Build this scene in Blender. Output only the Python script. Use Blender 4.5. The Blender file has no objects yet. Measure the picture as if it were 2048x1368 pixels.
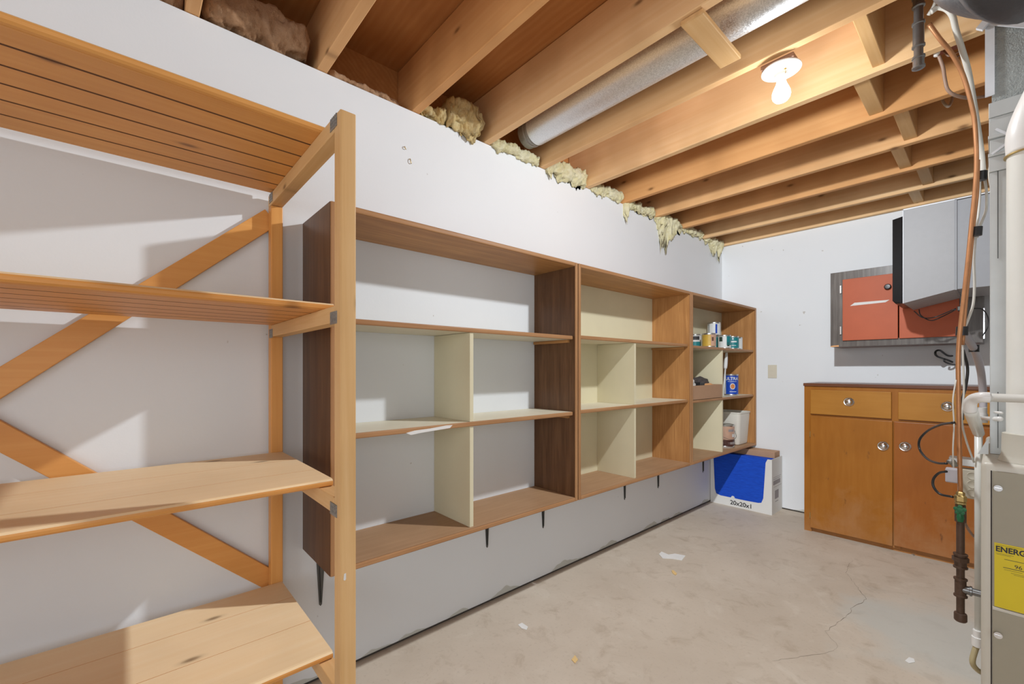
import bpy, bmesh, math, random
from mathutils import Vector, Matrix, noise, geometry

S = bpy.context.scene
COL = S.collection
random.seed(7)

# ---------------------------------------------------------------- camera
F_PX, TH, V0 = 865.73, 0.8442, 739.0          # focal length in pixels, yaw, horizon row
CX, CZ = 1.743, 1.198
sT, cT = math.sin(TH), math.cos(TH)
cam = bpy.data.objects.new('camera', bpy.data.cameras.new('camera'))
COL.objects.link(cam); S.camera = cam
cam.location = (CX, 0, CZ)
cam.rotation_euler = (math.pi/2, 0, TH)
cam.data.sensor_width = 36
cam.data.lens = F_PX/2048*36
cam.data.shift_y = (V0-684)/2048
cam.data.clip_start = 0.02

# ---------------------------------------------------------------- colour management
S.view_settings.view_transform = 'Standard'
S.view_settings.look = 'None'
S.view_settings.gamma = 1
S.view_settings.use_curve_mapping = False
S.view_settings.exposure = 0.22

# ---------------------------------------------------------------- world and lights
w = bpy.data.worlds.new('world'); S.world = w; w.use_nodes = True
w.node_tree.nodes['Background'].inputs[0].default_value = (0.95, 0.97, 1.0, 1)
w.node_tree.nodes['Background'].inputs[1].default_value = 0.5
BULB = Vector((1.194, 1.855, 2.262))
BULB_POWER = 25.5
def area(name, loc, rot, sx, sy, power, col=(1, .95, .9)):
    l = bpy.data.lights.new(name, 'AREA'); l.shape = 'RECTANGLE'; l.size = sx; l.size_y = sy
    l.energy = power; l.color = col
    o = bpy.data.objects.new(name, l); COL.objects.link(o); o.location = loc; o.rotation_euler = rot
    return o
# added fill lamp behind the camera, set in a made-up window
def falloff(l, kind, strength, smooth=.0):
    l.use_nodes = True; t = l.node_tree; e = t.nodes['Emission']; f = t.nodes.new('ShaderNodeLightFalloff')
    f.inputs['Strength'].default_value = strength; f.inputs['Smooth'].default_value = smooth
    t.links.new(f.outputs[kind], e.inputs['Strength'])
wa = area('back_fill_light', (1.9, -2.50, 1.35), (math.radians(90), 0, 0), 1.7, 1.3, 6.6, (.88, .94, 1))
falloff(wa.data, 'Linear', 1.0)
# second added fill lamp, in a made-up window of the unseen right-hand wall
wa2 = area('side_fill_light', (3.36, -.55, 1.35), (math.radians(90), 0, math.radians(90)), 1.5, 1.3, 3.3, (.88, .95, 1))
falloff(wa2.data, 'Linear', 1.0)

# ================================================================ helpers
def link(o, parent=None):
    COL.objects.link(o)
    if parent: o.parent = parent
    return o
def tag(o, label=None, cat=None, group=None, kind=None):
    if label: o['label'] = label
    if cat: o['category'] = cat
    if group: o['group'] = group
    if kind: o['kind'] = kind
    return o
def thing(name, loc, label, cat, group=None):
    o = bpy.data.objects.new(name, None); COL.objects.link(o)
    o.location = loc; o.empty_display_size = .05
    return tag(o, label, cat, group)

def ray(u, v, D):
    """point seen in column u, row v of the photograph at depth D"""
    R = (u-1024)/F_PX*D
    return Vector((CX - sT*D + cT*R, cT*D + sT*R, CZ - (v-V0)/F_PX*D))
def on_y(u, v, y):
    r = (u-1024)/F_PX; D = y/(cT + sT*r); return ray(u, v, D)
def on_x(u, v, x):
    r = (u-1024)/F_PX; D = (CX-x)/(sT - cT*r); return ray(u, v, D)
def on_z(u, v, z):
    return ray(u, v, (CZ-z)*F_PX/(v-V0))

class MB:
    """collects shapes in world space, builds ONE mesh object"""
    def __init__(s): s.bm = bmesh.new()
    def box(s, a, b, bev=0, seg=2, rot=None, piv=None):
        x0, y0, z0 = [min(p, q) for p, q in zip(a, b)]; x1, y1, z1 = [max(p, q) for p, q in zip(a, b)]
        t = bmesh.new()
        vs = [t.verts.new(p) for p in ((x0,y0,z0),(x1,y0,z0),(x1,y1,z0),(x0,y1,z0),(x0,y0,z1),(x1,y0,z1),(x1,y1,z1),(x0,y1,z1))]
        for f in ((0,3,2,1),(4,5,6,7),(0,1,5,4),(1,2,6,5),(2,3,7,6),(3,0,4,7)): t.faces.new([vs[i] for i in f])
        if bev: bmesh.ops.bevel(t, geom=list(t.edges), offset=bev, segments=seg, profile=.5, affect='EDGES')
        if rot is not None:
            p = Vector(piv) if piv is not None else Vector(((x0+x1)/2,(y0+y1)/2,(z0+z1)/2))
            bmesh.ops.transform(t, matrix=Matrix.Translation(p) @ rot.to_4x4() @ Matrix.Translation(-p), verts=t.verts)
        s._merge(t); return s
    def _merge(s, t):
        me = bpy.data.meshes.new('t'); t.to_mesh(me); t.free(); s.bm.from_mesh(me); bpy.data.meshes.remove(me)
    def prism(s, poly, d):
        """poly: list of 3D points (planar), extruded along vector d"""
        d = Vector(d); t = bmesh.new()
        a = [t.verts.new(p) for p in poly]; b = [t.verts.new(Vector(p)+d) for p in poly]; n = len(poly)
        t.faces.new(a[::-1]); t.faces.new(b)
        for i in range(n): t.faces.new((a[i], a[(i+1) % n], b[(i+1) % n], b[i]))
        bmesh.ops.recalc_face_normals(t, faces=t.faces)
        s._merge(t); return s
    def beam(s, p, q, w, h, up=(0,0,1), bev=0):
        """rectangular bar from p to q; w across (perp. to up), h along up"""
        p, q = Vector(p), Vector(q); d = (q-p); L = d.length; d.normalize(); up = Vector(up)
        sd = d.cross(up).normalized(); u2 = sd.cross(d).normalized()
        M = Matrix((d, sd, u2)).transposed().to_4x4(); M.translation = p
        t = MB(); t.box((0,-w/2,-h/2), (L, w/2, h/2), bev); bmesh.ops.transform(t.bm, matrix=M, verts=t.bm.verts)
        s._merge(t.bm); return s
    def lathe(s, prof, c, axis=(0,0,1), n=32, sx=1, sy=1):
        """prof: [(r, h)], revolve about axis through c"""
        ax = Vector(axis).normalized(); M = Vector((0,0,1)).rotation_difference(ax).to_matrix().to_4x4(); M.translation = Vector(c)
        t = bmesh.new(); rings = []
        for r, h in prof:
            if r < 1e-6: rings.append([t.verts.new(M @ Vector((0,0,h)))])
            else: rings.append([t.verts.new(M @ Vector((r*sx*math.cos(k*2*math.pi/n), r*sy*math.sin(k*2*math.pi/n), h))) for k in range(n)])
        for A, B in zip(rings, rings[1:]):
            for k in range(n):
                k2 = (k+1) % n
                if len(A) == 1 and len(B) == 1: continue
                if len(A) == 1: t.faces.new((A[0], B[k], B[k2]))
                elif len(B) == 1: t.faces.new((A[k], B[0], A[k2]))
                else: t.faces.new((A[k], A[k2], B[k2], B[k]))
        if len(rings[0]) > 1: t.faces.new(rings[0][::-1])
        if len(rings[-1]) > 1: t.faces.new(rings[-1])
        bmesh.ops.recalc_face_normals(t, faces=t.faces)
        s._merge(t); return s
    def tube(s, pts, r, n=10, smooth=6, closed=False, rfun=None, flat=1):
        P = [Vector(p) for p in pts]
        if smooth and len(P) > 2:
            Q = []
            for i in range(len(P)-1):
                p0 = P[i-1] if i else P[0]*2-P[1]; p1, p2 = P[i], P[i+1]; p3 = P[i+2] if i+2 < len(P) else P[-1]*2-P[-2]
                for k in range(smooth):
                    t = k/smooth
                    Q.append(.5*((2*p1)+(p2-p0)*t+(2*p0-5*p1+4*p2-p3)*t*t+(3*p1-p0-3*p2+p3)*t**3))
            Q.append(P[-1]); P = Q
        t = bmesh.new(); rings = []
        T0 = (P[1]-P[0]).normalized(); N = T0.orthogonal().normalized()
        for i, p in enumerate(P):
            T = (P[min(i+1, len(P)-1)]-P[max(i-1, 0)]).normalized()
            N = (N-T*N.dot(T)).normalized(); B = T.cross(N)
            rr = rfun(i/(len(P)-1))*r if rfun else r
            rings.append([t.verts.new(p+N*rr*math.cos(k*2*math.pi/n)+B*rr*flat*math.sin(k*2*math.pi/n)) for k in range(n)])
        for A, Bq in zip(rings, rings[1:]):
            for k in range(n): t.faces.new((A[k], A[(k+1) % n], Bq[(k+1) % n], Bq[k]))
        t.faces.new(rings[0][::-1]); t.faces.new(rings[-1])
        bmesh.ops.recalc_face_normals(t, faces=t.faces)
        s._merge(t); return s
    def build(s, name, mat, parent=None, smooth=None, loc=None):
        """loc: origin of a top-level mesh; a child takes its parent's origin"""
        org = Vector((0,0,0))
        if parent:
            p = parent
            while p: org += p.location; p = p.parent
        if loc is not None: org = org + Vector(loc)
        bmesh.ops.translate(s.bm, vec=-org, verts=s.bm.verts)
        me = bpy.data.meshes.new(name); s.bm.to_mesh(me); s.bm.free()
        if smooth:
            for f in me.polygons: f.use_smooth = True
            if smooth != 'all':
                try: me.set_sharp_from_angle(angle=math.radians(smooth if smooth is not True else 35))
                except Exception: pass
        me.materials.append(mat)
        o = bpy.data.objects.new(name, me); link(o, parent)
        if loc is not None: o.location = loc
        return o

def text_mesh(name, body, size, origin, xdir, ydir, mat, parent, depth=.0004, sx=1, align='LEFT', bold=.0):
    cu = bpy.data.curves.new('t', 'FONT'); cu.body = body; cu.size = size; cu.extrude = depth; cu.align_x = align; cu.offset = bold
    to = bpy.data.objects.new('t', cu); COL.objects.link(to)
    bpy.context.view_layer.update()
    me = bpy.data.meshes.new_from_object(to.evaluated_get(bpy.context.evaluated_depsgraph_get()))
    bpy.data.objects.remove(to); bpy.data.curves.remove(cu)
    xd = Vector(xdir).normalized(); yd = Vector(ydir).normalized(); zd = xd.cross(yd)
    M = Matrix((xd*sx, yd, zd)).transposed().to_4x4(); M.translation = Vector(origin)
    org = Vector((0,0,0)); p = parent
    while p: org += p.location; p = p.parent
    me.transform(Matrix.Translation(-org) @ M)
    me.name = name; me.materials.clear(); me.materials.append(mat)
    o = bpy.data.objects.new(name, me); link(o, parent); return o

# ================================================================ materials
def nt(name):
    m = bpy.data.materials.new(name); m.use_nodes = True; t = m.node_tree
    b = t.nodes['Principled BSDF']; return m, t, b
def N(t, kind, **kw):
    n = t.nodes.new(kind)
    for k, v in kw.items(): setattr(n, k, v)
    return n
def mix(t, a, b, f, mode='MIX'):
    n = N(t, 'ShaderNodeMix', data_type='RGBA', blend_type=mode)
    for sock, v in ((n.inputs[6], a), (n.inputs[7], b), (n.inputs[0], f)):
        if isinstance(v, (tuple, list)): sock.default_value = (*v[:3], 1)
        elif isinstance(v, (int, float)): sock.default_value = v
        else: t.links.new(v, sock)
    return n.outputs[2]
def ramp(t, src, pts):
    r = N(t, 'ShaderNodeValToRGB'); e = r.color_ramp.elements
    while len(e) < len(pts): e.new(.5)
    for q, (p, c) in zip(e, pts):
        q.position = p; q.color = (c, c, c, 1) if isinstance(c, (int, float)) else (*c, 1)
    t.links.new(src, r.inputs[0]); return r.outputs[0]
def coords(t, scale=(1,1,1), loc=(0,0,0), rnd=0):
    tc = N(t, 'ShaderNodeTexCoord'); mp = N(t, 'ShaderNodeMapping')
    mp.inputs['Scale'].default_value = scale; mp.inputs['Location'].default_value = loc
    src = tc.outputs['Object']
    if rnd:
        oi = N(t, 'ShaderNodeObjectInfo'); ml = N(t, 'ShaderNodeMath', operation='MULTIPLY'); ml.inputs[1].default_value = rnd
        t.links.new(oi.outputs['Random'], ml.inputs[0])
        ad = N(t, 'ShaderNodeVectorMath', operation='ADD'); t.links.new(src, ad.inputs[0]); t.links.new(ml.outputs[0], ad.inputs[1]); src = ad.outputs[0]
    t.links.new(src, mp.inputs['Vector']); return mp.outputs[0]
def noise_n(t, vec, scale, detail=4, rough=.55, dist=0):
    n = N(t, 'ShaderNodeTexNoise'); n.inputs['Scale'].default_value = scale; n.inputs['Detail'].default_value = detail
    n.inputs['Roughness'].default_value = rough; n.inputs['Distortion'].default_value = dist
    t.links.new(vec, n.inputs['Vector']); return n.outputs['Fac']
def bump(t, b, src, strength, dist=.01):
    n = N(t, 'ShaderNodeBump'); n.inputs['Strength'].default_value = strength; n.inputs['Distance'].default_value = dist
    t.links.new(src, n.inputs['Height']); t.links.new(n.outputs[0], b.inputs['Normal'])
def plain(name, col, rough=.6, metal=0, var=.08, vs=12, bmp=0, spec=None, coat=0):
    m, t, b = nt(name)
    v = coords(t); n = noise_n(t, v, vs, 4)
    c = mix(t, tuple(x*(1-var) for x in col), tuple(min(1, x*(1+var)) for x in col), n)
    t.links.new(c, b.inputs['Base Color']); b.inputs['Roughness'].default_value = rough; b.inputs['Metallic'].default_value = metal
    if spec is not None: b.inputs['Specular IOR Level'].default_value = spec
    if coat: b.inputs['Coat Weight'].default_value = coat
    if bmp: bump(t, b, noise_n(t, v, vs*6, 3), bmp, .004)
    return m
def wood(name, light, dark, axis='x', grain=60, stretch=.05, *a, wav=None, **k):
    return wood_(name, light, dark, axis, grain, stretch, *a, wav=wav or (14, 5, 2.2), **k)
def wood_(name, light, dark, axis, grain, stretch, knots=.0, rough=.5, ring=0.35, knotcol=(.12,.045,.015), knot_scale=2.2, coat=0, blotch=.25, thin=None, wav=(14, 5, 2.2), tone=0):
    """grain runs along axis"""
    m, t, b = nt(name)
    i = 'xyz'.index(axis)
    sc = [1, 1, 1]; sc[i] = stretch
    v = coords(t, tuple(sc), rnd=37.0)
    fine = noise_n(t, v, grain, 6, .6, .4)
    sc2 = [1, 1, 1]; sc2[i] = stretch*wav[2]
    v2 = coords(t, tuple(sc2), rnd=37.0)
    wv = N(t, 'ShaderNodeTexWave', wave_type='RINGS', rings_direction='XYZ'[i]); wv.inputs['Scale'].default_value = wav[0]; wv.inputs['Distortion'].default_value = wav[1]
    wv.inputs['Detail'].default_value = 2.5; wv.inputs['Detail Scale'].default_value = 1.2
    t.links.new(v2, wv.inputs['Vector'])
    f1 = ramp(t, fine, [(.3, 0), (.72, 1)])
    c = mix(t, light, dark, f1)
    c = mix(t, c, tuple(.5*(a+d) for a, d in zip(light, dark)), .3)
    rg = N(t, 'ShaderNodeMath', operation='MULTIPLY'); rg.inputs[1].default_value = ring; t.links.new(wv.outputs['Fac'], rg.inputs[0])
    c = mix(t, c, dark, rg.outputs[0])
    bl = noise_n(t, coords(t, (1,1,1), rnd=11.0), 3.2, 2)
    bm_ = N(t, 'ShaderNodeMath', operation='MULTIPLY'); bm_.inputs[1].default_value = blotch; t.links.new(ramp(t, bl, [(.45, 0), (.65, 1)]), bm_.inputs[0])
    c = mix(t, c, tuple(x*.72 for x in dark), bm_.outputs[0])
    if knots:
        sk = [1, 1, 1]; sk[i] = .42
        vk = coords(t, tuple(sk), rnd=53.0)
        vo = N(t, 'ShaderNodeTexVoronoi'); vo.inputs['Scale'].default_value = knot_scale
        if thin:       # knots laid out over the broad face of the board
            vo.voronoi_dimensions = '2D'; ks = N(t, 'ShaderNodeSeparateXYZ'); kc = N(t, 'ShaderNodeCombineXYZ'); t.links.new(vk, ks.inputs[0])
            oth = [q for q in range(3) if q != 'xyz'.index(thin)]; t.links.new(ks.outputs[oth[0]], kc.inputs[0]); t.links.new(ks.outputs[oth[1]], kc.inputs[1]); vk = kc.outputs[0]
        t.links.new(vk, vo.inputs['Vector'])
        k = ramp(t, vo.outputs['Distance'], [(.0, .95), (knots*.5, .7), (knots, .0)])
        c = mix(t, c, knotcol, k)
        hal = ramp(t, vo.outputs['Distance'], [(knots*.8, .4), (knots*1.7, 0)])
        c = mix(t, c, tuple(x*.6 for x in dark), hal)
    if tone:           # every board has its own tone
        oi = N(t, 'ShaderNodeObjectInfo'); tm_ = N(t, 'ShaderNodeMath', operation='MULTIPLY'); tm_.inputs[1].default_value = tone; t.links.new(oi.outputs['Random'], tm_.inputs[0])
        c = mix(t, c, mix(t, c, (.86,.66,.48), 1, 'MULTIPLY'), tm_.outputs[0])
    t.links.new(c, b.inputs['Base Color']); b.inputs['Roughness'].default_value = rough
    b.inputs['Specular IOR Level'].default_value = .22
    if coat: b.inputs['Coat Weight'].default_value = coat; b.inputs['Coat Roughness'].default_value = .25
    bump(t, b, fine, .12, .002)
    return m

PL, PD = (.80,.42,.135), (.70,.32,.085)
M = {}
for ax in 'xyz':
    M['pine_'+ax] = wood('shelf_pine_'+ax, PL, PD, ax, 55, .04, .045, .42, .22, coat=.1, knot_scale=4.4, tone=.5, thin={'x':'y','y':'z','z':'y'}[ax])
    M['post_'+ax] = wood('post_pine_'+ax, (.78,.52,.26), (.66,.38,.15), ax, 60, .04, .04, .5, .2, knot_scale=5, thin={'x':'y','y':'z','z':'x'}[ax])
    M['joist_'+ax] = wood('joist_fir_'+ax, (.90,.64,.365), (.80,.50,.245), ax, 40, .035, .032, .65, .28, knot_scale=3.4, blotch=.45, tone=1.0, thin={'x':'y','y':'x','z':'y'}[ax])
    M['walnut_'+ax] = wood('dark_oak_ply_'+ax, (.20,.10,.047), (.085,.038,.017), ax, 95, .045, 0, .4, .42, coat=.1, wav=(5, 9, 4.5))  # browner oak of the nearest unit, darkened further for the shade on its sides
    M['oak_'+ax] = wood('oak_ply_'+ax, (.60,.31,.115), (.33,.145,.048), ax, 95, .045, 0, .4, .42, coat=.1, wav=(5, 9, 4.5))
    M['oakedge_'+ax] = wood('oak_edge_'+ax, (.50,.28,.135), (.36,.175,.075), ax, 70, .04, 0, .45, .3)
    M['bare_'+ax] = wood('bare_pine_'+ax, (.95,.75,.49), (.90,.66,.38), ax, 55, .04, .04, .5, .2, knot_scale=4, thin={'x':'y','y':'z','z':'y'}[ax])  # paler pine copy with the light on the shelf tops painted in
    M['birch_'+ax] = wood('birch_ply_'+ax, (.40,.155,.022), (.33,.115,.012), ax, 30, .12, 0, .4, .12, coat=.08)
    M['birchred_'+ax] = wood('birch_ply_redder_'+ax, (.36,.12,.022), (.30,.09,.014), ax, 30, .12, 0, .4, .12, coat=.08)
    M['birchpale_'+ax] = wood('birch_ply_paler_'+ax, (.48,.22,.04), (.42,.175,.025), ax, 30, .12, 0, .4, .12, coat=.08)
    M['grey_'+ax] = wood('greywash_'+ax, (.25,.225,.205), (.075,.062,.055), ax, 70, .05, 0, .35, .3, coat=.2)
M['plyfloor'] = wood('subfloor_ply', (.55,.25,.08), (.40,.15,.04), 'x', 24, .12, .05, .7, .5, knot_scale=1.1, thin='z')
M['bottomshelf'] = wood('bottom_shelf_ply', (.47,.29,.165), (.37,.215,.115), 'y', 50, .06, 0, .5, .2)
M['cream'] = plain('cream_paint', (.70,.64,.45), .6, var=.05, vs=7)
M['creamtop'] = plain('cream_shelf_top', (.76,.70,.55), .5, var=.06, vs=9)
M['groove'] = plain('groove_varnish_shade', (.13,.045,.012), .6)
M['nail'] = plain('galvanised_plate', (.33,.32,.30), .45, .7, .35, 160, .3)
M['steel_dark'] = plain('dark_bracket_steel', (.10,.10,.095), .4, .6)
m, t, b = nt('galvanised_duct'); v = coords(t)
vo = N(t, 'ShaderNodeTexVoronoi'); vo.inputs['Scale'].default_value = 330; t.links.new(v, vo.inputs['Vector'])
t.links.new(mix(t, (.62,.64,.66), (.80,.82,.84), ramp(t, vo.outputs['Color'], [(.2, 0), (.8, 1)])), b.inputs['Base Color']); b.inputs['Metallic'].default_value = .75
t.links.new(ramp(t, vo.outputs['Color'], [(.2, .30), (.8, .5)]), b.inputs['Roughness']); bump(t, b, noise_n(t, v, 260, 3), .2, .003); M['galv'] = m
M['greymetal'] = plain('grey_enamel_metal', (.39,.395,.41), .5, .0, .05, 30)
M['greymetal2'] = plain('grey_enamel_metal_plain', (.33,.34,.365), .5, .0, .05, 30)
M['blackmetal'] = plain('black_plastic', (.012,.012,.014), .35, 0, .3, 60)
M['ductgrey'] = plain('duct_sheet_metal', (.57,.59,.585), .45, .25, .12, 14)
M['ductliner'] = plain('duct_wrap', (.36,.38,.37), .8, .1, .3, 40, .9)
M['whitetape'] = plain('white_tape', (.74,.76,.80), .45, .1, .08, 25)
M['pvc'] = plain('white_pvc', (.80,.80,.75), .3, 0, .05, 10)
M['pvcwhite'] = plain('bright_pvc', (.85,.84,.82), .3, 0, .03, 10)
M['tube_amber'] = plain('amber_tube', (.50,.42,.24), .3, 0, .15, 30)
M['copper'] = plain('old_copper', (.55,.26,.12), .38, .55, .22, 25)
M['brass'] = plain('brass', (.55,.40,.16), .35, .8, .2, 40)
M['ironpipe'] = plain('brown_iron_pipe', (.10,.058,.038), .45, .3, .3, 50, .2)
M['steelpipe'] = plain('dark_steel_pipe', (.22,.22,.22), .3, .7, .2, 40)
M['green'] = plain('green_valve_paint', (.01,.14,.05), .4, 0, .2, 30)
M['whitecable'] = plain('white_cable', (.70,.68,.62), .45, 0, .06, 30)
M['browncable'] = plain('brown_cable', (.34,.22,.16), .5, 0, .1, 30)
M['blackcable'] = plain('black_cable', (.02,.02,.02), .35, 0, .2, 30)
M['lilac'] = plain('grey_conduit', (.50,.47,.50), .45, 0, .06, 30)
M['tapeblack'] = plain('black_tape', (.02,.02,.022), .3, 0, .3, 40)
M['furnace'] = plain('furnace_cream_enamel', (.62,.59,.51), .38, 0, .03, 8)
M['furnacedoor'] = plain('furnace_door_enamel', (.36,.325,.245), .45, 0, .03, 40)
M['chrome'] = plain('chrome', (.75,.76,.78), .15, 1, .05, 30)
M['orange'] = plain('orange_door_paint', (.50,.115,.048), .5, 0, .10, 9, spec=.3)
M['counter'] = wood('counter_brown', (.20,.075,.035), (.13,.045,.02), 'x', 60, .05, 0, .35, .2, coat=.2)
M['cardboard'] = plain('brown_cardboard', (.46,.28,.17), .8, 0, .06, 20)
M['boxwhite'] = plain('white_cardboard', (.74,.73,.70), .6, 0, .03, 12)
M['ink'] = plain('black_print', (.03,.028,.03), .6)
M['greyink'] = plain('grey_print', (.30,.27,.27), .6)
M['blue'] = None
M['yellow'] = plain('yellow_label', (.72,.56,.012), .5, 0, .04, 20)
M['canmetal'] = plain('tin', (.6,.6,.58), .3, .9, .1, 40)
M['canwhite'] = plain('can_white_label', (.70,.71,.70), .45, 0, .05, 30)
M['canteal'] = plain('can_teal_label', (.012,.20,.22), .4, 0, .1, 30)
M['canyellow'] = plain('can_yellow_label', (.60,.38,.06), .4, 0, .25, 14)
M['canblue'] = plain('can_blue_label', (.010,.06,.42), .35, 0, .15, 30)
M['canpink'] = plain('can_beige_label', (.55,.34,.24), .4, 0, .2, 20)
M['candark'] = plain('can_brown_label', (.07,.025,.018), .4, 0, .2, 20)
M['candkgreen'] = plain('can_dark_green_patch', (.03,.05,.035), .4, 0, .2, 20)
M['orangefood'] = plain('orange_patch', (.60,.20,.05), .5, 0, .3, 60)
M['plasticcream'] = plain('cream_plastic', (.74,.71,.63), .45, 0, .03, 8)
M['clothgrey'] = plain('dark_grey_cloth', (.075,.062,.06), .9, 0, .2, 60, .4)
M['clothwhite'] = plain('white_cloth', (.70,.67,.62), .9, 0, .1, 60, .4)
M['peach'] = plain('peach_wood', (.75,.38,.16), .7, 0, .15, 60)
M['outlet'] = plain('ivory_plastic', (.62,.57,.46), .4, 0, .03, 20)
M['outletdark'] = plain('outlet_slot', (.06,.05,.04), .6)
M['porcelain'] = plain('white_porcelain', (.88,.88,.86), .2, 0, .02, 20)
M['brownplate'] = plain('brown_box', (.35,.19,.12), .6, 0, .1, 20)
M['redwire'] = plain('red_brown_box', (.22,.06,.05), .6, 0, .3, 40)
M['darkrubber'] = plain('charcoal_duct_sleeve', (.05,.05,.058), .45, 0, .2, 12, .3)
M['paper'] = plain('white_paper', (.75,.74,.72), .7)
M['chip'] = plain('wood_chip', (.72,.50,.22), .7)
M['gapshade'] = plain('dark_gap', (.06,.05,.042), .9)  # near-black fill standing in for the shade inside gaps
M['crack'] = plain('crack_dark', (.17,.13,.095), .95)

for key in ('birch_z', 'birchred_z'):
    t = M[key].node_tree; b = t.nodes['Principled BSDF']; src = b.inputs['Base Color'].links[0].from_socket
    g_ = N(t, 'ShaderNodeNewGeometry'); sp3 = N(t, 'ShaderNodeSeparateXYZ'); t.links.new(g_.outputs['Position'], sp3.inputs[0])
    ma = N(t, 'ShaderNodeMath', operation='MULTIPLY_ADD'); ma.inputs[1].default_value = -1.1; ma.inputs[2].default_value = .42; t.links.new(sp3.outputs[2], ma.inputs[0])
    mb_ = N(t, 'ShaderNodeMath', operation='ADD'); t.links.new(ma.outputs[0], mb_.inputs[0]); t.links.new(noise_n(t, coords(t, (1,1,.7)), 7, 5, .65, .4), mb_.inputs[1])
    c = mix(t, src, (.43,.22,.10), ramp(t, mb_.outputs[0], [(.60, 0), (1.0, .6)]))
    c = mix(t, c, (.12,.05,.02), ramp(t, noise_n(t, coords(t, (1,1,.35)), 19, 3, .5), [(.70, 0), (.76, .8)]))
    t.links.new(c, b.inputs['Base Color'])

# blue filter media
m, t, b = nt('blue_filter'); v = coords(t, (.4,1,1.8))
n = noise_n(t, v, 60, 5)
t.links.new(mix(t, (.0,.035,.36), (.005,.095,.68), n), b.inputs['Base Color']); b.inputs['Roughness'].default_value = .9
bump(t, b, n, .4, .003); M['blue'] = m

# painted wall: white paint with scuffs, and bare grey-green patches near the floor
m, t, b = nt('wall_paint'); geo = N(t, 'ShaderNodeNewGeometry'); sep = N(t, 'ShaderNodeSeparateXYZ'); t.links.new(geo.outputs['Position'], sep.inputs[0])
v = coords(t)
n1 = noise_n(t, v, 2.5, 3); c = mix(t, (.725,.745,.765), (.765,.78,.795), n1)
sp = ramp(t, noise_n(t, v, 26, 2, .4), [(.775, 0), (.80, .8)])
c = mix(t, c, (.45,.42,.38), sp)
zz = N(t, 'ShaderNodeMath', operation='MULTIPLY_ADD'); zz.inputs[1].default_value = -5.0; zz.inputs[2].default_value = .57
t.links.new(sep.outputs[2], zz.inputs[0])
ad = N(t, 'ShaderNodeMath', operation='ADD'); t.links.new(zz.outputs[0], ad.inputs[0]); t.links.new(noise_n(t, v, 3.2, 3, .5), ad.inputs[1])
st = ramp(t, ad.outputs[0], [(.0, 0), (1, 1)]); st = ramp(t, ad.outputs[0], [(.985, 0), (1.0, .7)])
c = mix(t, c, (.45,.45,.38), st)
t.links.new(c, b.inputs['Base Color']); b.inputs['Roughness'].default_value = .6
bump(t, b, noise_n(t, v, 90, 3), .06, .004); M['wall'] = m

# concrete floor
m, t, b = nt('concrete_floor'); v = coords(t)
n1 = noise_n(t, v, 1.4, 5, .6, .3); n2 = noise_n(t, v, 9, 6, .65, .5); n3 = noise_n(t, v, 70, 3, .6)
c = mix(t, (.58,.50,.41), (.50,.42,.335), ramp(t, n1, [(.35, 0), (.65, 1)]))
c = mix(t, c, (.34,.26,.185), ramp(t, n2, [(.54, 0), (.74, .6)]))
c = mix(t, c, (.62,.55,.46), ramp(t, noise_n(t, v, 5, 4, .6, 1), [(.55, 0), (.72, .55)]))
c = mix(t, c, (.32,.25,.19), ramp(t, n3, [(.58, 0), (.75, .35)]))
sepf = N(t, 'ShaderNodeSeparateXYZ'); t.links.new(v, sepf.inputs[0])
dv = N(t, 'ShaderNodeVectorMath', operation='DISTANCE'); t.links.new(v, dv.inputs[0]); dv.inputs[1].default_value = (1.62, 2.75, 0)
da = N(t, 'ShaderNodeMath', operation='ADD'); t.links.new(dv.outputs['Value'], da.inputs[0]); t.links.new(noise_n(t, v, 2.5, 4), da.inputs[1])
blu = ramp(t, da.outputs[0], [(.75, .65), (1.0, 0)])
c = mix(t, c, (.49,.50,.465), blu)
t.links.new(c, b.inputs['Base Color']); b.inputs['Roughness'].default_value = .55; b.inputs['Specular IOR Level'].default_value = .3
bump(t, b, n2, .08, .01); M['floor'] = m

# insulation
def insul(name, a, bcol, d):
    m, t, b = nt(name); v = coords(t)
    n = noise_n(t, v, 16, 6, .7, .6)
    c = mix(t, a, bcol, ramp(t, n, [(.35, 0), (.65, 1)])); c = mix(t, c, d, ramp(t, noise_n(t, v, 34, 5, .7), [(.6, 0), (.75, .8)]))
    t.links.new(c, b.inputs['Base Color']); b.inputs['Roughness'].default_value = 1; b.inputs['Specular IOR Level'].default_value = .05
    bump(t, b, noise_n(t, v, 90, 6, .75), .9, .012); return m
M['ins_yellow'] = insul('yellow_fibreglass', (.80,.72,.40), (.90,.85,.62), (.50,.30,.10))
M['ins_amber'] = insul('amber_fibreglass', (.72,.50,.20), (.85,.72,.42), (.40,.20,.06))
M['ins_brown'] = insul('brown_fibreglass', (.50,.28,.15), (.58,.36,.22), (.30,.15,.08))

# bulb
m, t, b = nt('lit_bulb'); em = N(t, 'ShaderNodeEmission'); em.inputs[0].default_value = (1, .93, .82, 1); em.inputs[1].default_value = 6
tr_ = N(t, 'ShaderNodeBsdfTransparent'); ads = N(t, 'ShaderNodeAddShader'); t.links.new(em.outputs[0], ads.inputs[0]); t.links.new(tr_.outputs[0], ads.inputs[1])
t.links.new(ads.outputs[0], t.nodes['Material Output'].inputs[0]); M['bulb'] = m

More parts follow.
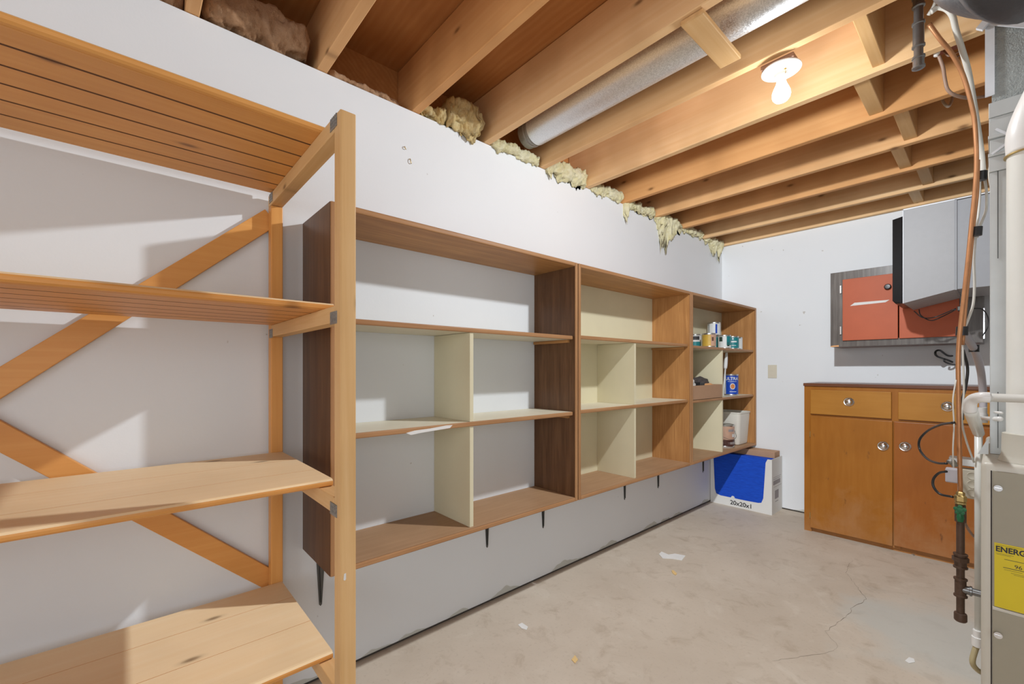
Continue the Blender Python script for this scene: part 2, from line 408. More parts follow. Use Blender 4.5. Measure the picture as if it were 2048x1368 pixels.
# ================================================================ room
YF, YB, XR, H = 4.21, -2.60, 3.45, 2.36
tag(MB().box((-.2,YB-.1,-.1), (XR+.1,YF+.1,0)).build('floor', M['floor'], loc=(0,0,0)), kind='structure')
FL = bpy.data.objects['floor']
wl_ = MB().box((-.14,YB-.1,.012), (0,YF,2.352)).build('wall_left', M['wall']); tag(wl_, kind='structure')
tag(MB().box((-.14,YF,.012), (XR+.1,YF+.1,2.60)).build('wall_far', M['wall']), kind='structure')
wr = MB(); wr.box((XR,YB,0), (XR+.1,-1.35,2.6)); wr.box((XR,.25,0), (XR+.1,YF,2.6)); wr.box((XR,-1.35,0), (XR+.1,.25,.65)); wr.box((XR,-1.35,2.05), (XR+.1,.25,2.6))
tag(wr.build('wall_right', M['wall']), kind='structure')
wf = MB()
for a, c_ in (((-1.35,.65),(-1.30,2.05)), ((.20,.65),(.25,2.05)), ((-1.30,.65),(.20,.70)), ((-1.30,2.0),(.20,2.05)), ((-.57,.70),(-.53,2.0))):
    wf.box((XR+.02,a[0],a[1]), (XR+.08,c_[0],c_[1]))
tag(wf.build('added_window_2', M['pvcwhite']), kind='structure')  # window frame made up around the side fill lamp
wb = MB()
wb.box((-.14,YB-.1,0), (1.0,YB,2.6)); wb.box((2.8,YB-.1,0), (XR,YB,2.6)); wb.box((1.0,YB-.1,0), (2.8,YB,.65)); wb.box((1.0,YB-.1,2.05), (2.8,YB,2.6))
tag(wb.build('wall_back', M['wall']), kind='structure')
wf = MB()
for a, c_ in (((1.0,.65),(1.05,2.05)), ((2.75,.65),(2.8,2.05)), ((1.05,.65),(2.75,.70)), ((1.05,2.0),(2.75,2.05)), ((1.88,.70),(1.92,2.0))):
    wf.box((a[0],YB-.08,a[1]), (c_[0],YB-.02,c_[1]))
tag(wf.build('added_window_1', M['pvcwhite']), kind='structure')  # made-up window frame for the fill lamp behind the camera
tag(MB().box((-.2,YB-.1,2.60), (XR+.1,YF+.1,2.63)).build('ceiling', M['plyfloor']), kind='structure')
tag(MB().box((-.18,YB-.1,2.352), (-.142,YF+.1,2.60)).build('trim_1', M['plyfloor']), kind='structure')   # rim board above the wall
# dark strips put in for shade where the wall board stops short
tag(MB().box((-.13,YB,.0), (-.006,YF,.0115)).build('gap_shade_left', M['gapshade']), kind='structure')
tag(MB().box((0,YF+.006,.0), (XR,YF+.09,.0115)).build('gap_shade_far', M['gapshade']), kind='structure')

# cracks in the slab, thin sunken dark lines belonging to the floor
def crack(pts, wmax):
    P = [on_z(u, v, 0) for u, v in pts]; t = MB()
    Q = []
    for a, c_ in zip(P, P[1:]):
        n_ = max(2, int((c_-a).length/.02))
        for k in range(n_):
            q = a.lerp(c_, k/n_); Q.append(q + Vector((random.uniform(-1,1), random.uniform(-1,1), 0))*.006)
    Q.append(P[-1]); up = Vector((0,0,.0004)); L = []
    for i, q in enumerate(Q):
        d = (Q[min(i+1,len(Q)-1)]-Q[max(i-1,0)]).normalized(); s_ = Vector((-d.y, d.x, 0)); wd = wmax*random.uniform(.25,1)*(math.sin(math.pi*(i+.5)/len(Q))*.8+.2)
        L.append((t.bm.verts.new(q+s_*wd+up), t.bm.verts.new(q-s_*wd+up)))
    for A, B in zip(L, L[1:]): t.bm.faces.new((A[0], A[1], B[1], B[0]))
    bmesh.ops.recalc_face_normals(t.bm, faces=t.bm.faces)
    o = t.build('crack', M['crack'], FL); return o
crack([(1706,1120),(1691,1143),(1708,1165),(1722,1186),(1735,1199),(1707,1212),(1694,1235),(1668,1251),(1652,1262),(1658,1272),(1673,1286),(1671,1299)], .0016)
crack([(1671,1299),(1640,1308),(1600,1314),(1545,1322)], .0009)

# ================================================================ joists
JY = {k: .546+.4064*(k-2) for k in range(-4, 12)}
JY[7] = 2.572; JY[11] = 4.165
JL = {1: 'short end of a floor joist at the top edge, left of the brown insulation roll',
      2: 'floor joist right of the brown insulation roll, above the tall pine shelving',
      3: 'floor joist left of the torn amber insulation chunk',
      4: 'floor joist just left of the round silver duct',
      5: 'floor joist carrying the bare light bulb, right of the silver duct',
      6: 'brightly lit floor joist directly behind the bare bulb',
      7: 'floor joist second behind the bulb, its near face half in shade',
      8: 'floor joist third behind the bulb, left of the ragged hanging insulation tuft',
      9: 'floor joist with a chipped lower edge, third from the far wall',
      10: 'floor joist next to last before the far wall',
      11: 'last floor joist, lying along the top of the far white wall'}
for k, y in JY.items():
    top = 2.598
    j = MB().box((-.14,y,2.354), (XR-.002,y+.038,top), .003, 1).build('floor_joist', M['joist_x'], loc=(0,y,2.354))
    if k in JL: tag(j, JL[k], 'joist', 'wooden floor joists of the ceiling')
    else: tag(j, 'floor joist outside the photo, '+['first','second','third','fourth','fifth'][-k]+' one left of the short joist end', 'joist', 'wooden floor joists of the ceiling')
# solid blocking between joists
BL = {5: (1.415,1.453,'blocking piece between joists right of the bulb, the biggest and nearest'),
      6: (1.343,1.395,'blocking piece between joists, second from the bulb, under the black pipe stub'),
      7: (1.418,1.470,'blocking piece between joists, third from the bulb'),
      8: (1.356,1.408,'blocking piece between joists, fourth from the bulb'),
      9: (1.419,1.470,'blocking piece between joists, second from the far wall'),
      10: (1.341,1.395,'blocking piece between joists nearest the far wall')}
for k, (x0, x1, lab) in BL.items():
    o = MB().box((x0,JY[k]+.039,2.372), (x1,JY[k+1]-.001,2.597), .002, 1).build('blocking', M['post_y'], loc=(x0,JY[k]+.04,2.372))
    tag(o, 'short pale '+lab, 'blocking', 'solid blocking between the joists')
# flat pale board nailed under the duct bay
pa, pb = on_z(1383,29,2.352), on_z(1461,119,2.352)
o = MB().beam(pa+Vector((0,0,-.0085)), pb+Vector((0,0,-.0085)), .075, .017, bev=.003).build('cleat_board', M['post_y'], loc=pa)
tag(o, 'pale flat wooden cleat nailed across two joists under the silver duct', 'board')

# round galvanised duct in the bay between joist 4 and 5
dt = thing('round_duct', (0,1.60,2.46), 'round silver galvanised duct running between two joists', 'duct')
yc = 1.632
MB().lathe([(.075,.10),(.075,XR-.05)], (0,yc,2.474), (1,0,0), 40).build('pipe', M['galv'], dt, True)
cb = MB(); cb.lathe([(.069,.0),(.069,.03),(.073,.034),(.073,.04),(.069,.044),(.069,.05),(.073,.054),(.073,.06),(.069,.064),(.071,.10)], (0.03,yc,2.474), (1,0,0), 40)
cb.build('collar', M['nail'], dt, True)

# ================================================================ insulation batts stuffed on top of the wall
def batt(y0, y1, x0, x1, z0, z1, mat, lab, amp=.02, seed=0, freq=14, lumps=(), sub=90):
    t = bmesh.new(); nu, nv = sub, 44; rings = []
    cx_, cz_ = (x0+x1)/2, (z0+z1)/2; rx, rz = (x1-x0)/2, (z1-z0)/2
    for i in range(nu+1):
        f = i/nu; y = y0+(y1-y0)*f
        e = min(1, (min(f, 1-f)*10+.25)**.5)
        ring = []
        for k in range(nv):
            a = 2*math.pi*k/nv; ca, sa = math.cos(a), math.sin(a)
            p = Vector((cx_+rx*e*math.copysign(abs(ca)**.7, ca), y, cz_+rz*e*math.copysign(abs(sa)**.7, sa)))
            q = p*freq+Vector((seed*7.1, 0, seed*3.3))
            dsp = noise.fractal(q, .65, 2.1, 6)*amp + abs(noise.noise(q*.45))*amp*1.2 - abs(noise.noise(q*1.9))*amp*.9
            p += Vector((ca, 0, sa))*dsp + Vector((0, noise.noise(q*1.3)*amp*.6, 0))
            for (ly, lw, lz, lx) in lumps:
                g = math.exp(-((y-ly)/lw)**2)
                if sa < 0 and ca > -.15: p.z += lz*g*(-sa)*(.75+.6*noise.noise(Vector((y*70, k*.6, seed)))); p.x = max(p.x, .004+.012*g) 
                p.x += lx*g*max(0, ca)
            p.y = min(max(p.y, y0), y1)
            if p.x < .003: p.z = max(p.z, 2.3525)
            ring.append(t.verts.new(p))
        rings.append(ring)
    for A, B in zip(rings, rings[1:]):
        for k in range(nv): t.faces.new((A[k], A[(k+1) % nv], B[(k+1) % nv], B[k]))
    t.faces.new(rings[0][::-1]); t.faces.new(rings[-1]); bmesh.ops.recalc_face_normals(t, faces=t.faces)
    mb = MB(); mb._merge(t); o = mb.build('insulation_batt', mat, smooth='all', loc=((x0+x1)/2, y0, z0))
    return tag(o, lab, 'insulation', 'fibreglass insulation stuffed above the wall')
g = .040
batt(JY[0]+g, JY[1]-.002, -.13, .00, 2.352, 2.50, M['ins_brown'], 'brown insulation left of the short joist end', .02, 9)
batt(JY[1]+g, JY[2]-.03, -.12, .055, 2.365, 2.475, M['ins_brown'], 'large brown roll of insulation between the first two joists at the top left', .022, 1, 9)
batt(JY[2]+g, JY[3]-.05, -.13, -.005, 2.352, 2.385, M['ins_brown'], 'thin brown strip of insulation in the dark bay above the shelving post', .015, 2)
batt(JY[3]+g+.0, JY[3]+.19, -.12, .012, 2.352, 2.43, M['ins_amber'], 'amber and cream torn insulation pushed against the joist left of the big curled piece', .03, 3, 16)
batt(JY[3]+.175, JY[4]-.045, -.10, .055, 2.352, 2.475, M['ins_amber'], 'big curled amber insulation chunk standing out left of the silver duct', .03, 4, 13, ((JY[3]+.30,.05,-.03,.02),))
batt(JY[4]+g+.005, JY[5]-.01, -.12, .030, 2.338, 2.40, M['ins_yellow'], 'pale yellow insulation strip under the end of the silver duct', .02, 5, 18)
batt(JY[5]+g, JY[6]-.002, -.12, .036, 2.335, 2.43, M['ins_yellow'], 'wide pale yellow insulation piece right of the duct joist, the brightest', .026, 6, 18, ((JY[5]+.06,.04,-.02,.01),))
batt(JY[6]+g, JY[7]-.002, -.12, .028, 2.342, 2.42, M['ins_yellow'], 'pale yellow insulation filling the bay right behind the brightest joist', .02, 7, 18)
batt(JY[7]+g-.03, JY[8]-.002, -.12, .034, 2.335, 2.40, M['ins_yellow'], 'yellow insulation with a small flap hanging at its left end, left of the ragged tuft', .022, 8, 20, ((JY[7]+.03,.03,-.13,.01),))
batt(JY[8]+.0, JY[9]-.002, -.12, .035, 2.335, 2.39, M['ins_yellow'], 'ragged yellow insulation tuft hanging furthest down the wall', .03, 10, 20, ((JY[8]+.10,.05,-.22,.02),(JY[8]+.17,.028,-.20,.015),(JY[8]+.24,.03,-.15,.02)))
batt(JY[9]+.01, JY[10]-.002, -.12, .034, 2.335, 2.40, M['ins_yellow'], 'yellow insulation lump just right of the hanging tuft', .022, 11, 20)
batt(JY[10]+.01, JY[11]-.002, -.12, .03, 2.34, 2.385, M['ins_yellow'], 'yellow insulation lump in the far top corner of the wall', .024, 12, 20, ((JY[10]+.20,.05,-.12,.01),(JY[10]+.31,.02,-.18,.01)))

# ================================================================ bulb
lt = thing('ceiling_light', (BULB.x,BULB.y,2.352), 'bare lit light bulb in a round white porcelain holder under a joist', 'lamp')
MB().box((BULB.x-.055,BULB.y-.052,2.335), (BULB.x+.055,BULB.y+.045,2.352), .003).lathe([(.055,0),(.055,.014)], (BULB.x,BULB.y,2.333), n=32).build('mounting_block', M['brownplate'], lt, True)
MB().lathe([(.0,-.006),(.022,-.006),(.023,.004),(.026,.010),(.030,.013),(.063,.015),(.066,.017),(.066,.021),(.0,.021)], (BULB.x,BULB.y,2.314), n=48).build('lamp_holder', M['porcelain'], lt, True)
MB().lathe([(.0,0),(.0045,0),(.0045,.006),(0,.006)], (BULB.x+.022,BULB.y-.030,2.3155), (0,0,-1), 12).tube([(BULB.x+.022,BULB.y-.03,2.312),(BULB.x+.023,BULB.y-.031,2.300),(BULB.x+.020,BULB.y-.031,2.292)], .0012, 6).build('pull_chain', M['brass'], lt, True)
prof = [(.0,-.050),(.012,-.0485),(.022,-.043),(.0285,-.034),(.031,-.023),(.0295,-.010),(.024,.004),(.018,.018),(.0145,.032),(.0135,.046)]
MB().lathe(prof, (BULB.x,BULB.y,2.262), n=32).build('bulb', M['bulb'], lt, 'all')
bl_ = bpy.data.lights.new('bulb_glow', 'POINT'); bl_.energy = BULB_POWER; bl_.shadow_soft_size = .027; bl_.color = (.905, .958, 1)
falloff(bl_, 'Constant', .68)
t = bl_.node_tree; f2 = t.nodes.new('ShaderNodeLightFalloff'); f2.inputs['Strength'].default_value = .34; ad_ = t.nodes.new('ShaderNodeMath')
t.links.new([n_ for n_ in t.nodes if n_.bl_idname == 'ShaderNodeLightFalloff'][0].outputs['Constant'], ad_.inputs[0]); t.links.new(f2.outputs['Linear'], ad_.inputs[1])
t.links.new(ad_.outputs[0], t.nodes['Emission'].inputs['Strength'])
blo = bpy.data.objects.new('bulb_glow', bl_); COL.objects.link(blo); blo.parent = lt; blo.location = BULB-Vector(lt.location)-Vector((0,0,.012))

# ================================================================ tall pine shelving
PY0, PY1 = .374, .412
sh = thing('pine_shelving', (.3,-.32,0), 'tall open pine shelving with X-braced back and four plank shelves at left', 'shelving')
ENDS = ((PY0,PY1), (-1.09,-1.052))
RZ = [1.812, 1.352, .888, .430]
for (a, b_) in ENDS:
    MB().box((.675,a,0), (.715,b_,1.812), .003).build('post', M['post_z'], sh)
    MB().box((.022,a,0), (.060,b_,1.771), .003).build('post', M['pine_z'], sh)
    for z in RZ:
        x0 = .022 if z > 1.8 else .0605
        MB().box((x0,a,z-.040), (.6745,b_,z), .002).build('cross_rail', M['post_x'], sh)
        for xx in ((.650,.695), (.040,.082)):
            pl = MB(); yy = a-.0015 if a > 0 else b_+.0015
            zl = z-.044 if z < 1.8 else z-.032
            pl.box((xx[0],min(yy,a if a > 0 else b_),zl), (xx[1],max(yy,a if a > 0 else b_),zl+.030))
            for i in range(5):
                for j in range(3):
                    px, pz = xx[0]+.005+i*.0088, zl+.006+j*.009
                    pl.box((px,yy-.001,pz), (px+.003,yy+.001,pz+.006))
            pl.build('nail_plate', M['nail'], sh)
def shelf_plank(z, x0, x1, y0, y1, seams, mat, twist=0):
    th = .020; n_ = 6; wd = (x1-x0)/n_
    pts = [(x0, z), (x0, z+th)]
    for sx_ in seams: pts += [(sx_-.0008, z+th), (sx_-.0006, z+th-.005), (sx_+.0006, z+th-.005), (sx_+.0008, z+th)]
    pts += [(x1-.012, z+th), (x1-.006, z+th-.001), (x1-.001, z+th-.005), (x1, z+.011), (x1-.001, z+.005), (x1-.006, z+.001), (x1-.014, z), (x1-.016, z+.003), (x1-.018, z)]
    for i in range(n_-1, 0, -1):
        g_ = x0+wd*i; pts += [(g_+.0035, z), (g_+.0014, z+.003), (g_+.0012, z+.013), (g_-.0012, z+.013), (g_-.0014, z+.003), (g_-.0035, z)]
    mb = MB(); mb.prism([(p[0], y0, p[1]) for p in pts], (0, y1-y0, 0))
    o = mb.build('shelf', mat, sh); o.data.materials.append(M['groove']); zl = z-sh.location.z
    for f in o.data.polygons:                    # dark varnish and dirt in the grooves, with their shade painted in
        if len(f.vertices) == 4 and abs(f.normal.y) < .5 and f.center.z < zl+.0145 and f.center.z > zl+.0006 and f.center.x+sh.location.x < x1-.03 and f.center.x+sh.location.x > x0+.02: f.material_index = 1
    o.data.materials.append(M['bare_y'])          # paler lit look painted on the upper side
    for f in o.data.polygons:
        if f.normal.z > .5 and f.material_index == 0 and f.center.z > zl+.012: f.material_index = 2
    return o
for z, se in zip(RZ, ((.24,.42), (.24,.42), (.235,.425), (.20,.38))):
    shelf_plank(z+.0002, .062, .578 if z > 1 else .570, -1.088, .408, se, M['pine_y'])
# X brace against the wall
for (p, q) in (((.0105,.385,1.742), (.0105,-1.06,.42)), ((.0105,.385,.444), (.0105,-1.06,1.77))):
    d = .0 if p[2] > 1 else .0005
    MB().beam((p[0]+d, p[1], p[2]), (q[0]+d, q[1], q[2]), .019, .062, up=(0,-(q[2]-p[2]),(q[1]-p[1])), bev=.002).build('brace', M['pine_y'], sh)

# ================================================================ wall mounted box shelving
def r_edge(mb, a, b_):      # rounded front edging bar
    mb.box(a, b_, .005, 3)
def wall_unit(name, y0, y1, zs, ydiv, back, lab, ztop=1.747, zbot=.522, D=.302):
    u = thing(name, (0,(y0+y1)/2,zbot), lab, 'shelf', 'brown box shelves in a row on the left wall')
    th = .019; fx = D-.008
    for yy, nm in ((y0, 'side_panel'), (y1-th, 'side_panel')):
        sp_ = MB().box((.001,yy,zbot), (fx,yy+th,ztop)).build(nm, M['oak_z'] if back else M['walnut_z'], u)
        MB().box((fx+.0002,yy,zbot), (D,yy+th,ztop), .0035, 2).build('edging', M['oakedge_z'], sp_)
    tp = MB().box((.001,y0+th,ztop-th), (fx,y1-th,ztop)).build('top_panel', M['oak_y'], u)
    MB().box((fx+.0002,y0+th,ztop-th-.001), (D,y1-th,ztop), .0045, 2).build('edging', M['oakedge_y'], tp)
    bt = MB().box((.001,y0+th,zbot), (fx,y1-th,zbot+th)).build('bottom_panel', M['bottomshelf'], u)
    MB().box((fx+.0002,y0+th,zbot), (D,y1-th,zbot+th+.0005), .0045, 2).build('edging', M['oakedge_y'], bt)
    if back: MB().box((.0005,y0+th,zbot+th), (.006,y1-th,ztop-th)).build('back_panel', M['cream'], u)
    bx = .0065 if back else .001
    prev = zbot+th
    for i, z in enumerate(sorted(zs)):
        s_ = MB().box((bx,y0+th+.001,z-.018), (.277,y1-th-.001,z)).build('shelf', M['creamtop'], u)
        MB().box((.2772,y0+th+.003,z-.019), (.287,y1-th-.003,z+.0003), .004, 2).build('edging', M['oakedge_y'], s_)
        MB().box((bx,ydiv,prev+.0005), (.281,ydiv+.018,z-.0195)).build('divider', M['cream'], u)
        for yy in (y0+th+.0005, y1-th-.0155):
            MB().box((.01,yy,z-.034), (.262,yy+.015,z-.0195)).build('shelf_cleat', M['oak_x'], u)
        prev = z
    return u
wall_unit('wall_shelf', .494, 1.736, (.980,1.371), 1.065, False, 'nearest brown box shelf, open at the back so the white wall shows')
wall_unit('wall_shelf', 1.742, 2.977, (.985,1.377), 2.286, True, 'middle brown box shelf with a cream back, empty')
wall_unit('wall_shelf', 2.983, 4.206, (.975,1.371), 3.533, True, 'far brown box shelf in the corner, holding the paint cans')
ua = bpy.data.objects['wall_shelf']
pmk = MB(); Pts = [on_x(u, v, .2874) for u, v in ((812,866),(830,861),(860,857),(892,851),(905,850),(900,856),(870,861),(840,866),(822,870))]
pmk.prism([(.2872,p.y,min(p.z,.9798)) for p in Pts], (.0006,0,0)); pmk.build('paint_smear', M['paper'], ua)
pmk = MB(); Pts = [on_x(u, v, .715) for u, v in ((688,1148),(692,1146),(692,1158),(690,1161),(687,1160))]
pmk.prism([(.7151,p.y,p.z) for p in Pts], (.0005,0,0)); pmk.build('paint_mark', M['paper'], sh)
# stamped steel brackets
BRK = [(.558,'dark tapered shelf bracket nearest the tall pine shelving'), (1.377,'dark tapered shelf bracket second from the pine shelving'),
       (1.787,'dark tapered shelf bracket just left of the joint under the middle shelf'), (2.602,'dark tapered shelf bracket under the right part of the middle shelf'),
       (3.050,'dark tapered shelf bracket under the left end of the far shelf'), (3.81,'small dark tapered shelf bracket left of the blue filter box')]
for y, lab in BRK:
    t = MB()
    for poly in (((.019,.521),(.005,.285)),):
        (w1, z1), (w2, z2) = poly
        t.prism([(.0005,y-w1,z1),(.0005,y+w1,z1),(.0005,y+w2,z2+.006),(.0005,y,z2),(.0005,y-w2,z2+.006)], (.003,0,0))
    t.prism([(.0035,y-.007,.52),(.0035,y+.007,.52),(.0035,y,.30)], (.007,0,0))
    t.prism([(.0005,y-.019,.518),(.0005,y+.019,.518),(.20,y+.005,.518),(.20,y-.005,.518)], (0,0,.003))
    t.prism([(.003,y-.002,.46),(.003,y+.002,.46),(.06,y+.002,.518),(.06,y-.002,.518)], (0,0,.001))
    tag(t.build('shelf_bracket', M['steel_dark'], loc=(0,y,.4)), lab, 'bracket', 'steel brackets under the wall shelves')

# ---------------------------------------------------------------- cans
def can(name, x, y, z, r, h, body, lab, lid=None, bands=(), grp='paint cans in the far shelf', patches=()):
    c = thing(name, (x,y,z), lab, 'can', grp)
    MB().lathe([(r*.985,.0),(r,.003),(r,.008),(r*.985,.010)], (x,y,z+.0005), n=40).build('base_rim', M['canmetal'], c, True)
    MB().lathe([(r*.985,h-.012),(r*1.0,h-.008),(r,h-.001),(r*.95,h),(r*.90,h-.003),(r*.86,h-.008),(r*.80,h-.008),(r*.78,h-.004),(0,h-.004)], (x,y,z), n=40).build('rim', M['canmetal'], c, True)
    MB().lathe([(r*.985,.010),(r*.985,h-.012)], (x,y,z), n=40).build('label', M[body], c, True)
    for (z0, z1, a0, a1, mt) in patches:          # printed areas wrapped on the can
        t = MB(); n_ = max(3, int(abs(a1-a0)/8)); rr = r*.985+.0006; A = []
        for k in range(n_+1):
            a = math.radians(a0+(a1-a0)*k/n_); A.append((t.bm.verts.new((x+rr*math.cos(a), y+rr*math.sin(a), z+z0)), t.bm.verts.new((x+rr*math.cos(a), y+rr*math.sin(a), z+z1))))
        for P_, Q_ in zip(A, A[1:]): t.bm.faces.new((P_[0], Q_[0], Q_[1], P_[1]))
        t.build('print', M[mt], c, True)
    return c
# the side of a can that faces the room looks along about -60 degrees
ZU, ZM, ZL = 1.3715, .9755, .5418
can('paint_can', .060,3.53,ZU,.052,.118,'canwhite','white can with teal band at the left end of the top shelf',
    patches=((.02,.055,-110,0,'canteal'),(.07,.10,-95,-20,'ink')))
can('paint_can', .215,3.45,ZU,.052,.112,'canyellow','yellow varnish can with metal rim on the top shelf', patches=((.012,.10,-52,10,'canpink'),(.05,.08,-45,-28,'candark')))
can('paint_can', .085,3.84,ZU,.054,.118,'canteal','teal can on the top shelf underneath the white can of a stack of two')
can('paint_can', .085,3.84,ZU+.1185,.054,.118,'canwhite','white can with blue stripe stacked on top of another can', patches=((.02,.10,-55,-38,'canblue'),(.0,.10,-118,-112,'ink')))
can('paint_can', .200,3.775,ZU,.051,.116,'canwhite','white and dark green can just left of the teal can on the top shelf', patches=((.062,.10,-118,-85,'candkgreen'),(.03,.104,-48,10,'canteal'),(.02,.055,-45,-20,'candkgreen')))
can('paint_can', .215,3.905,ZU,.050,.112,'canteal','teal can with white lettering between two white cans on the top shelf',
    patches=((.058,.070,-100,-30,'canwhite'),(.030,.034,-98,-35,'canwhite'),(.082,.094,-72,-60,'canwhite'),(.0105,.1,-150,-112,'canwhite')))
can('paint_can', .200,4.030,ZU,.048,.110,'canwhite','plain white can at the right end of the top shelf')
bc = can('paint_can', .195,3.925,ZM,.058,.182,'canblue','tall blue can lettered ULTRA on the middle shelf', patches=((.012,.17,-165,-112,'canwhite'),(.118,.121,-95,-25,'canwhite'),(.03,.034,-80,-25,'canwhite'),(.02,.04,-150,-120,'ink'),(.08,.12,-140,-122,'greyink')))
def wrap_text(c, body, cx_, cy_, r, z, size, a_mid, mat):
    cu = bpy.data.curves.new('t', 'FONT'); cu.body = body; cu.size = size; cu.align_x = 'CENTER'; cu.extrude = 0; cu.offset = size*.02
    to = bpy.data.objects.new('t', cu); COL.objects.link(to); bpy.context.view_layer.update()
    me = bpy.data.meshes.new_from_object(to.evaluated_get(bpy.context.evaluated_depsgraph_get())); bpy.data.objects.remove(to)
    for v_ in me.vertices:
        a = math.radians(a_mid)+v_.co.x/r; v_.co = Vector((r*math.cos(a), r*math.sin(a), z+v_.co.y)) + Vector((cx_,cy_,0)) - c.location
    me.materials.clear(); me.materials.append(M[mat]); o = bpy.data.objects.new('lettering', me); link(o, c); return o
wrap_text(bc, 'ULTRA', .195,3.925,.0585, ZM+.132,.036,-62,'canwhite')
el = MB(); rr = .0582
for (mt, s_) in (('canwhite',1.0),('orangefood',.78)):
    t = MB(); ctr = (math.radians(-56), .078); ring = []
    off = .0003 if s_ < 1 else 0
    for k in range(24):
        a = ctr[0]+math.cos(k*math.pi/12)*.36*s_; z_ = ctr[1]+math.sin(k*math.pi/12)*.026*s_
        ring.append(t.bm.verts.new((.195+(rr+off)*math.cos(a), 3.925+(rr+off)*math.sin(a), ZM+z_)))
    cv = t.bm.verts.new((.195+(rr+off)*math.cos(ctr[0]), 3.925+(rr+off)*math.sin(ctr[0]), ZM+ctr[1]))
    for k in range(24): t.bm.faces.new((cv, ring[k], ring[(k+1) % 24]))
    t.build('picture', M[mt], bc)
el.bm.free()
pc = can('paint_can', .190,3.80,ZL+.006,.078,.185,'canpink','large beige and brown paint can with wire handle on the bottom shelf',
    patches=((.010,.062,-180,40,'candark'),(.025,.045,-50,10,'canwhite'),(.028,.042,-95,-75,'canwhite'),(.085,.11,-20,30,'canwhite'),(.13,.15,-45,-5,'greyink')))
MB().tube([(.190-.078*.3,3.80-.078*.95,ZL+.14),(.190+.02,3.80-.098,ZL+.10),(.190+.08,3.80-.06,ZL+.075),(.19+.088,3.80+.02,ZL+.09),(.19+.065,3.80+.045,ZL+.14)], .0015, 6).build('handle', M['steel_dark'], pc, 'all')
o = MB().lathe([(.0,0),(.072,0),(.074,.002),(.072,.0055),(0,.0055)], (.190,3.80,ZL), n=36).build('can_lid', M['pvcwhite'], smooth=True, loc=(.19,3.8,ZL)); tag(o, 'flat white lid lying under the large beige paint can', 'lid')

# cream waste bin
wbn = MB(); t = bmesh.new(); rings = []
def rrect(cx_, cy_, hx, hy, r, z, n_=6):
    P_ = []
    for (sx_, sy_, a0) in ((1,1,0),(-1,1,90),(-1,-1,180),(1,-1,270)):
        for k in range(n_+1):
            a = math.radians(a0+90*k/n_); P_.append((cx_+sx_*(hx-r)+r*math.cos(a), cy_+sy_*(hy-r)+r*math.sin(a), z))
    return P_
bx, by = .150, 4.055
seq = [(.088,.094,0,.02),(.097,.103,.004,.03),(.100,.106,.02,.03),(.115,.121,.272,.03),(.119,.125,.274,.03),(.119,.125,.284,.03),(.113,.119,.284,.03),(.097,.103,.02,.03),(.09,.09,.012,.02)]
for hx, hy, z, r in seq: rings.append([t.verts.new(p) for p in rrect(bx, by, hx, hy, r, ZL+z)])
for A, B in zip(rings, rings[1:]):
    for k in range(len(A)): t.faces.new((A[k], A[(k+1) % len(A)], B[(k+1) % len(A)], B[k]))
t.faces.new(rings[0]); t.faces.new(rings[-1]); bmesh.ops.recalc_face_normals(t, faces=t.faces); wbn._merge(t)
tag(wbn.build('waste_bin', M['plasticcream'], smooth=True, loc=(bx,by,ZL)), 'cream plastic waste bin behind the beige paint can on the bottom shelf', 'bin')

# cardboard tray with rags
ty0, ty1 = 3.03, 3.528
tr = thing('cardboard_tray', (.17,3.28,ZM), 'low brown cardboard tray on the middle shelf of the far unit', 'box')
tm = MB(); zt = ZM+.0003
tm.box((.06,ty0,zt),(.284,ty1,zt+.003)); tm.box((.281,ty0,zt),(.284,ty1,zt+.105)); tm.box((.06,ty0,zt),(.063,ty1,zt+.105)); tm.box((.063,ty0,zt),(.281,ty0+.003,zt+.105)); tm.box((.063,ty1-.003,zt),(.281,ty1,zt+.105))
tm.build('tray', M['cardboard'], tr)
def blob(name, c, rx, ry, rz, mat, lab, cat, seed, amp=.25, rot=0, grp=None):
    t = bmesh.new(); bmesh.ops.create_icosphere(t, subdivisions=4, radius=1)
    for v_ in t.verts:
        d = 1+amp*noise.fractal(v_.co*1.8+Vector((seed,0,0)), 1, 2, 4); v_.co = Vector((v_.co.x*rx*d, v_.co.y*ry*d, v_.co.z*rz*d))
    bmesh.ops.rotate(t, verts=t.verts, matrix=Matrix.Rotation(rot, 3, 'Z')); bmesh.ops.translate(t, verts=t.verts, vec=c)
    mb = MB(); mb._merge(t); return tag(mb.build(name, mat, smooth='all', loc=c), lab, cat, grp)
blob('cloth', (.18,3.36,ZM+.118), .05,.105,.045, M['clothgrey'], 'dark grey balled glove on top of the cardboard tray', 'glove', 1.3, .3)
blob('rag', (.17,3.16,ZM+.09), .06,.07,.078, M['clothwhite'], 'white crumpled rag at the left end of the cardboard tray', 'rag', 4.1, .35)
tag(MB().box((.215,3.20,ZM+.095),(.262,3.27,ZM+.125),.003).build('block', M['blackmetal'], loc=(.24,3.23,ZM+.1)), 'small black block in the cardboard tray', 'block')
blob('wood_piece', (.235,3.38,ZM+.098), .022,.075,.017, M['peach'], 'peach wooden stick end in front of the grey glove in the tray', 'wood', 7.7, .4)
# white rod leaning on the divider
st_ = thing('paint_brush', (.235,3.61,ZM), 'thin white brush leaning upright beside the divider, left of the blue can', 'brush')
a_, b2 = on_x(1446.5,776,.245), on_x(1453,705,.225); a_.z = ZM+.003; b2.z = min(b2.z, ZU-.022)
MB().tube([a_, a_.lerp(b2,.62)], .0065, 10, 0).build('handle', M['canwhite'], st_, 'all')
MB().tube([a_.lerp(b2,.62), a_.lerp(b2,.66), a_.lerp(b2,.82), b2], .012, 10, 4, rfun=lambda f: .7+.9*math.sin(f*3.1)*.6).build('bristles', M['canwhite'], st_, 'all')

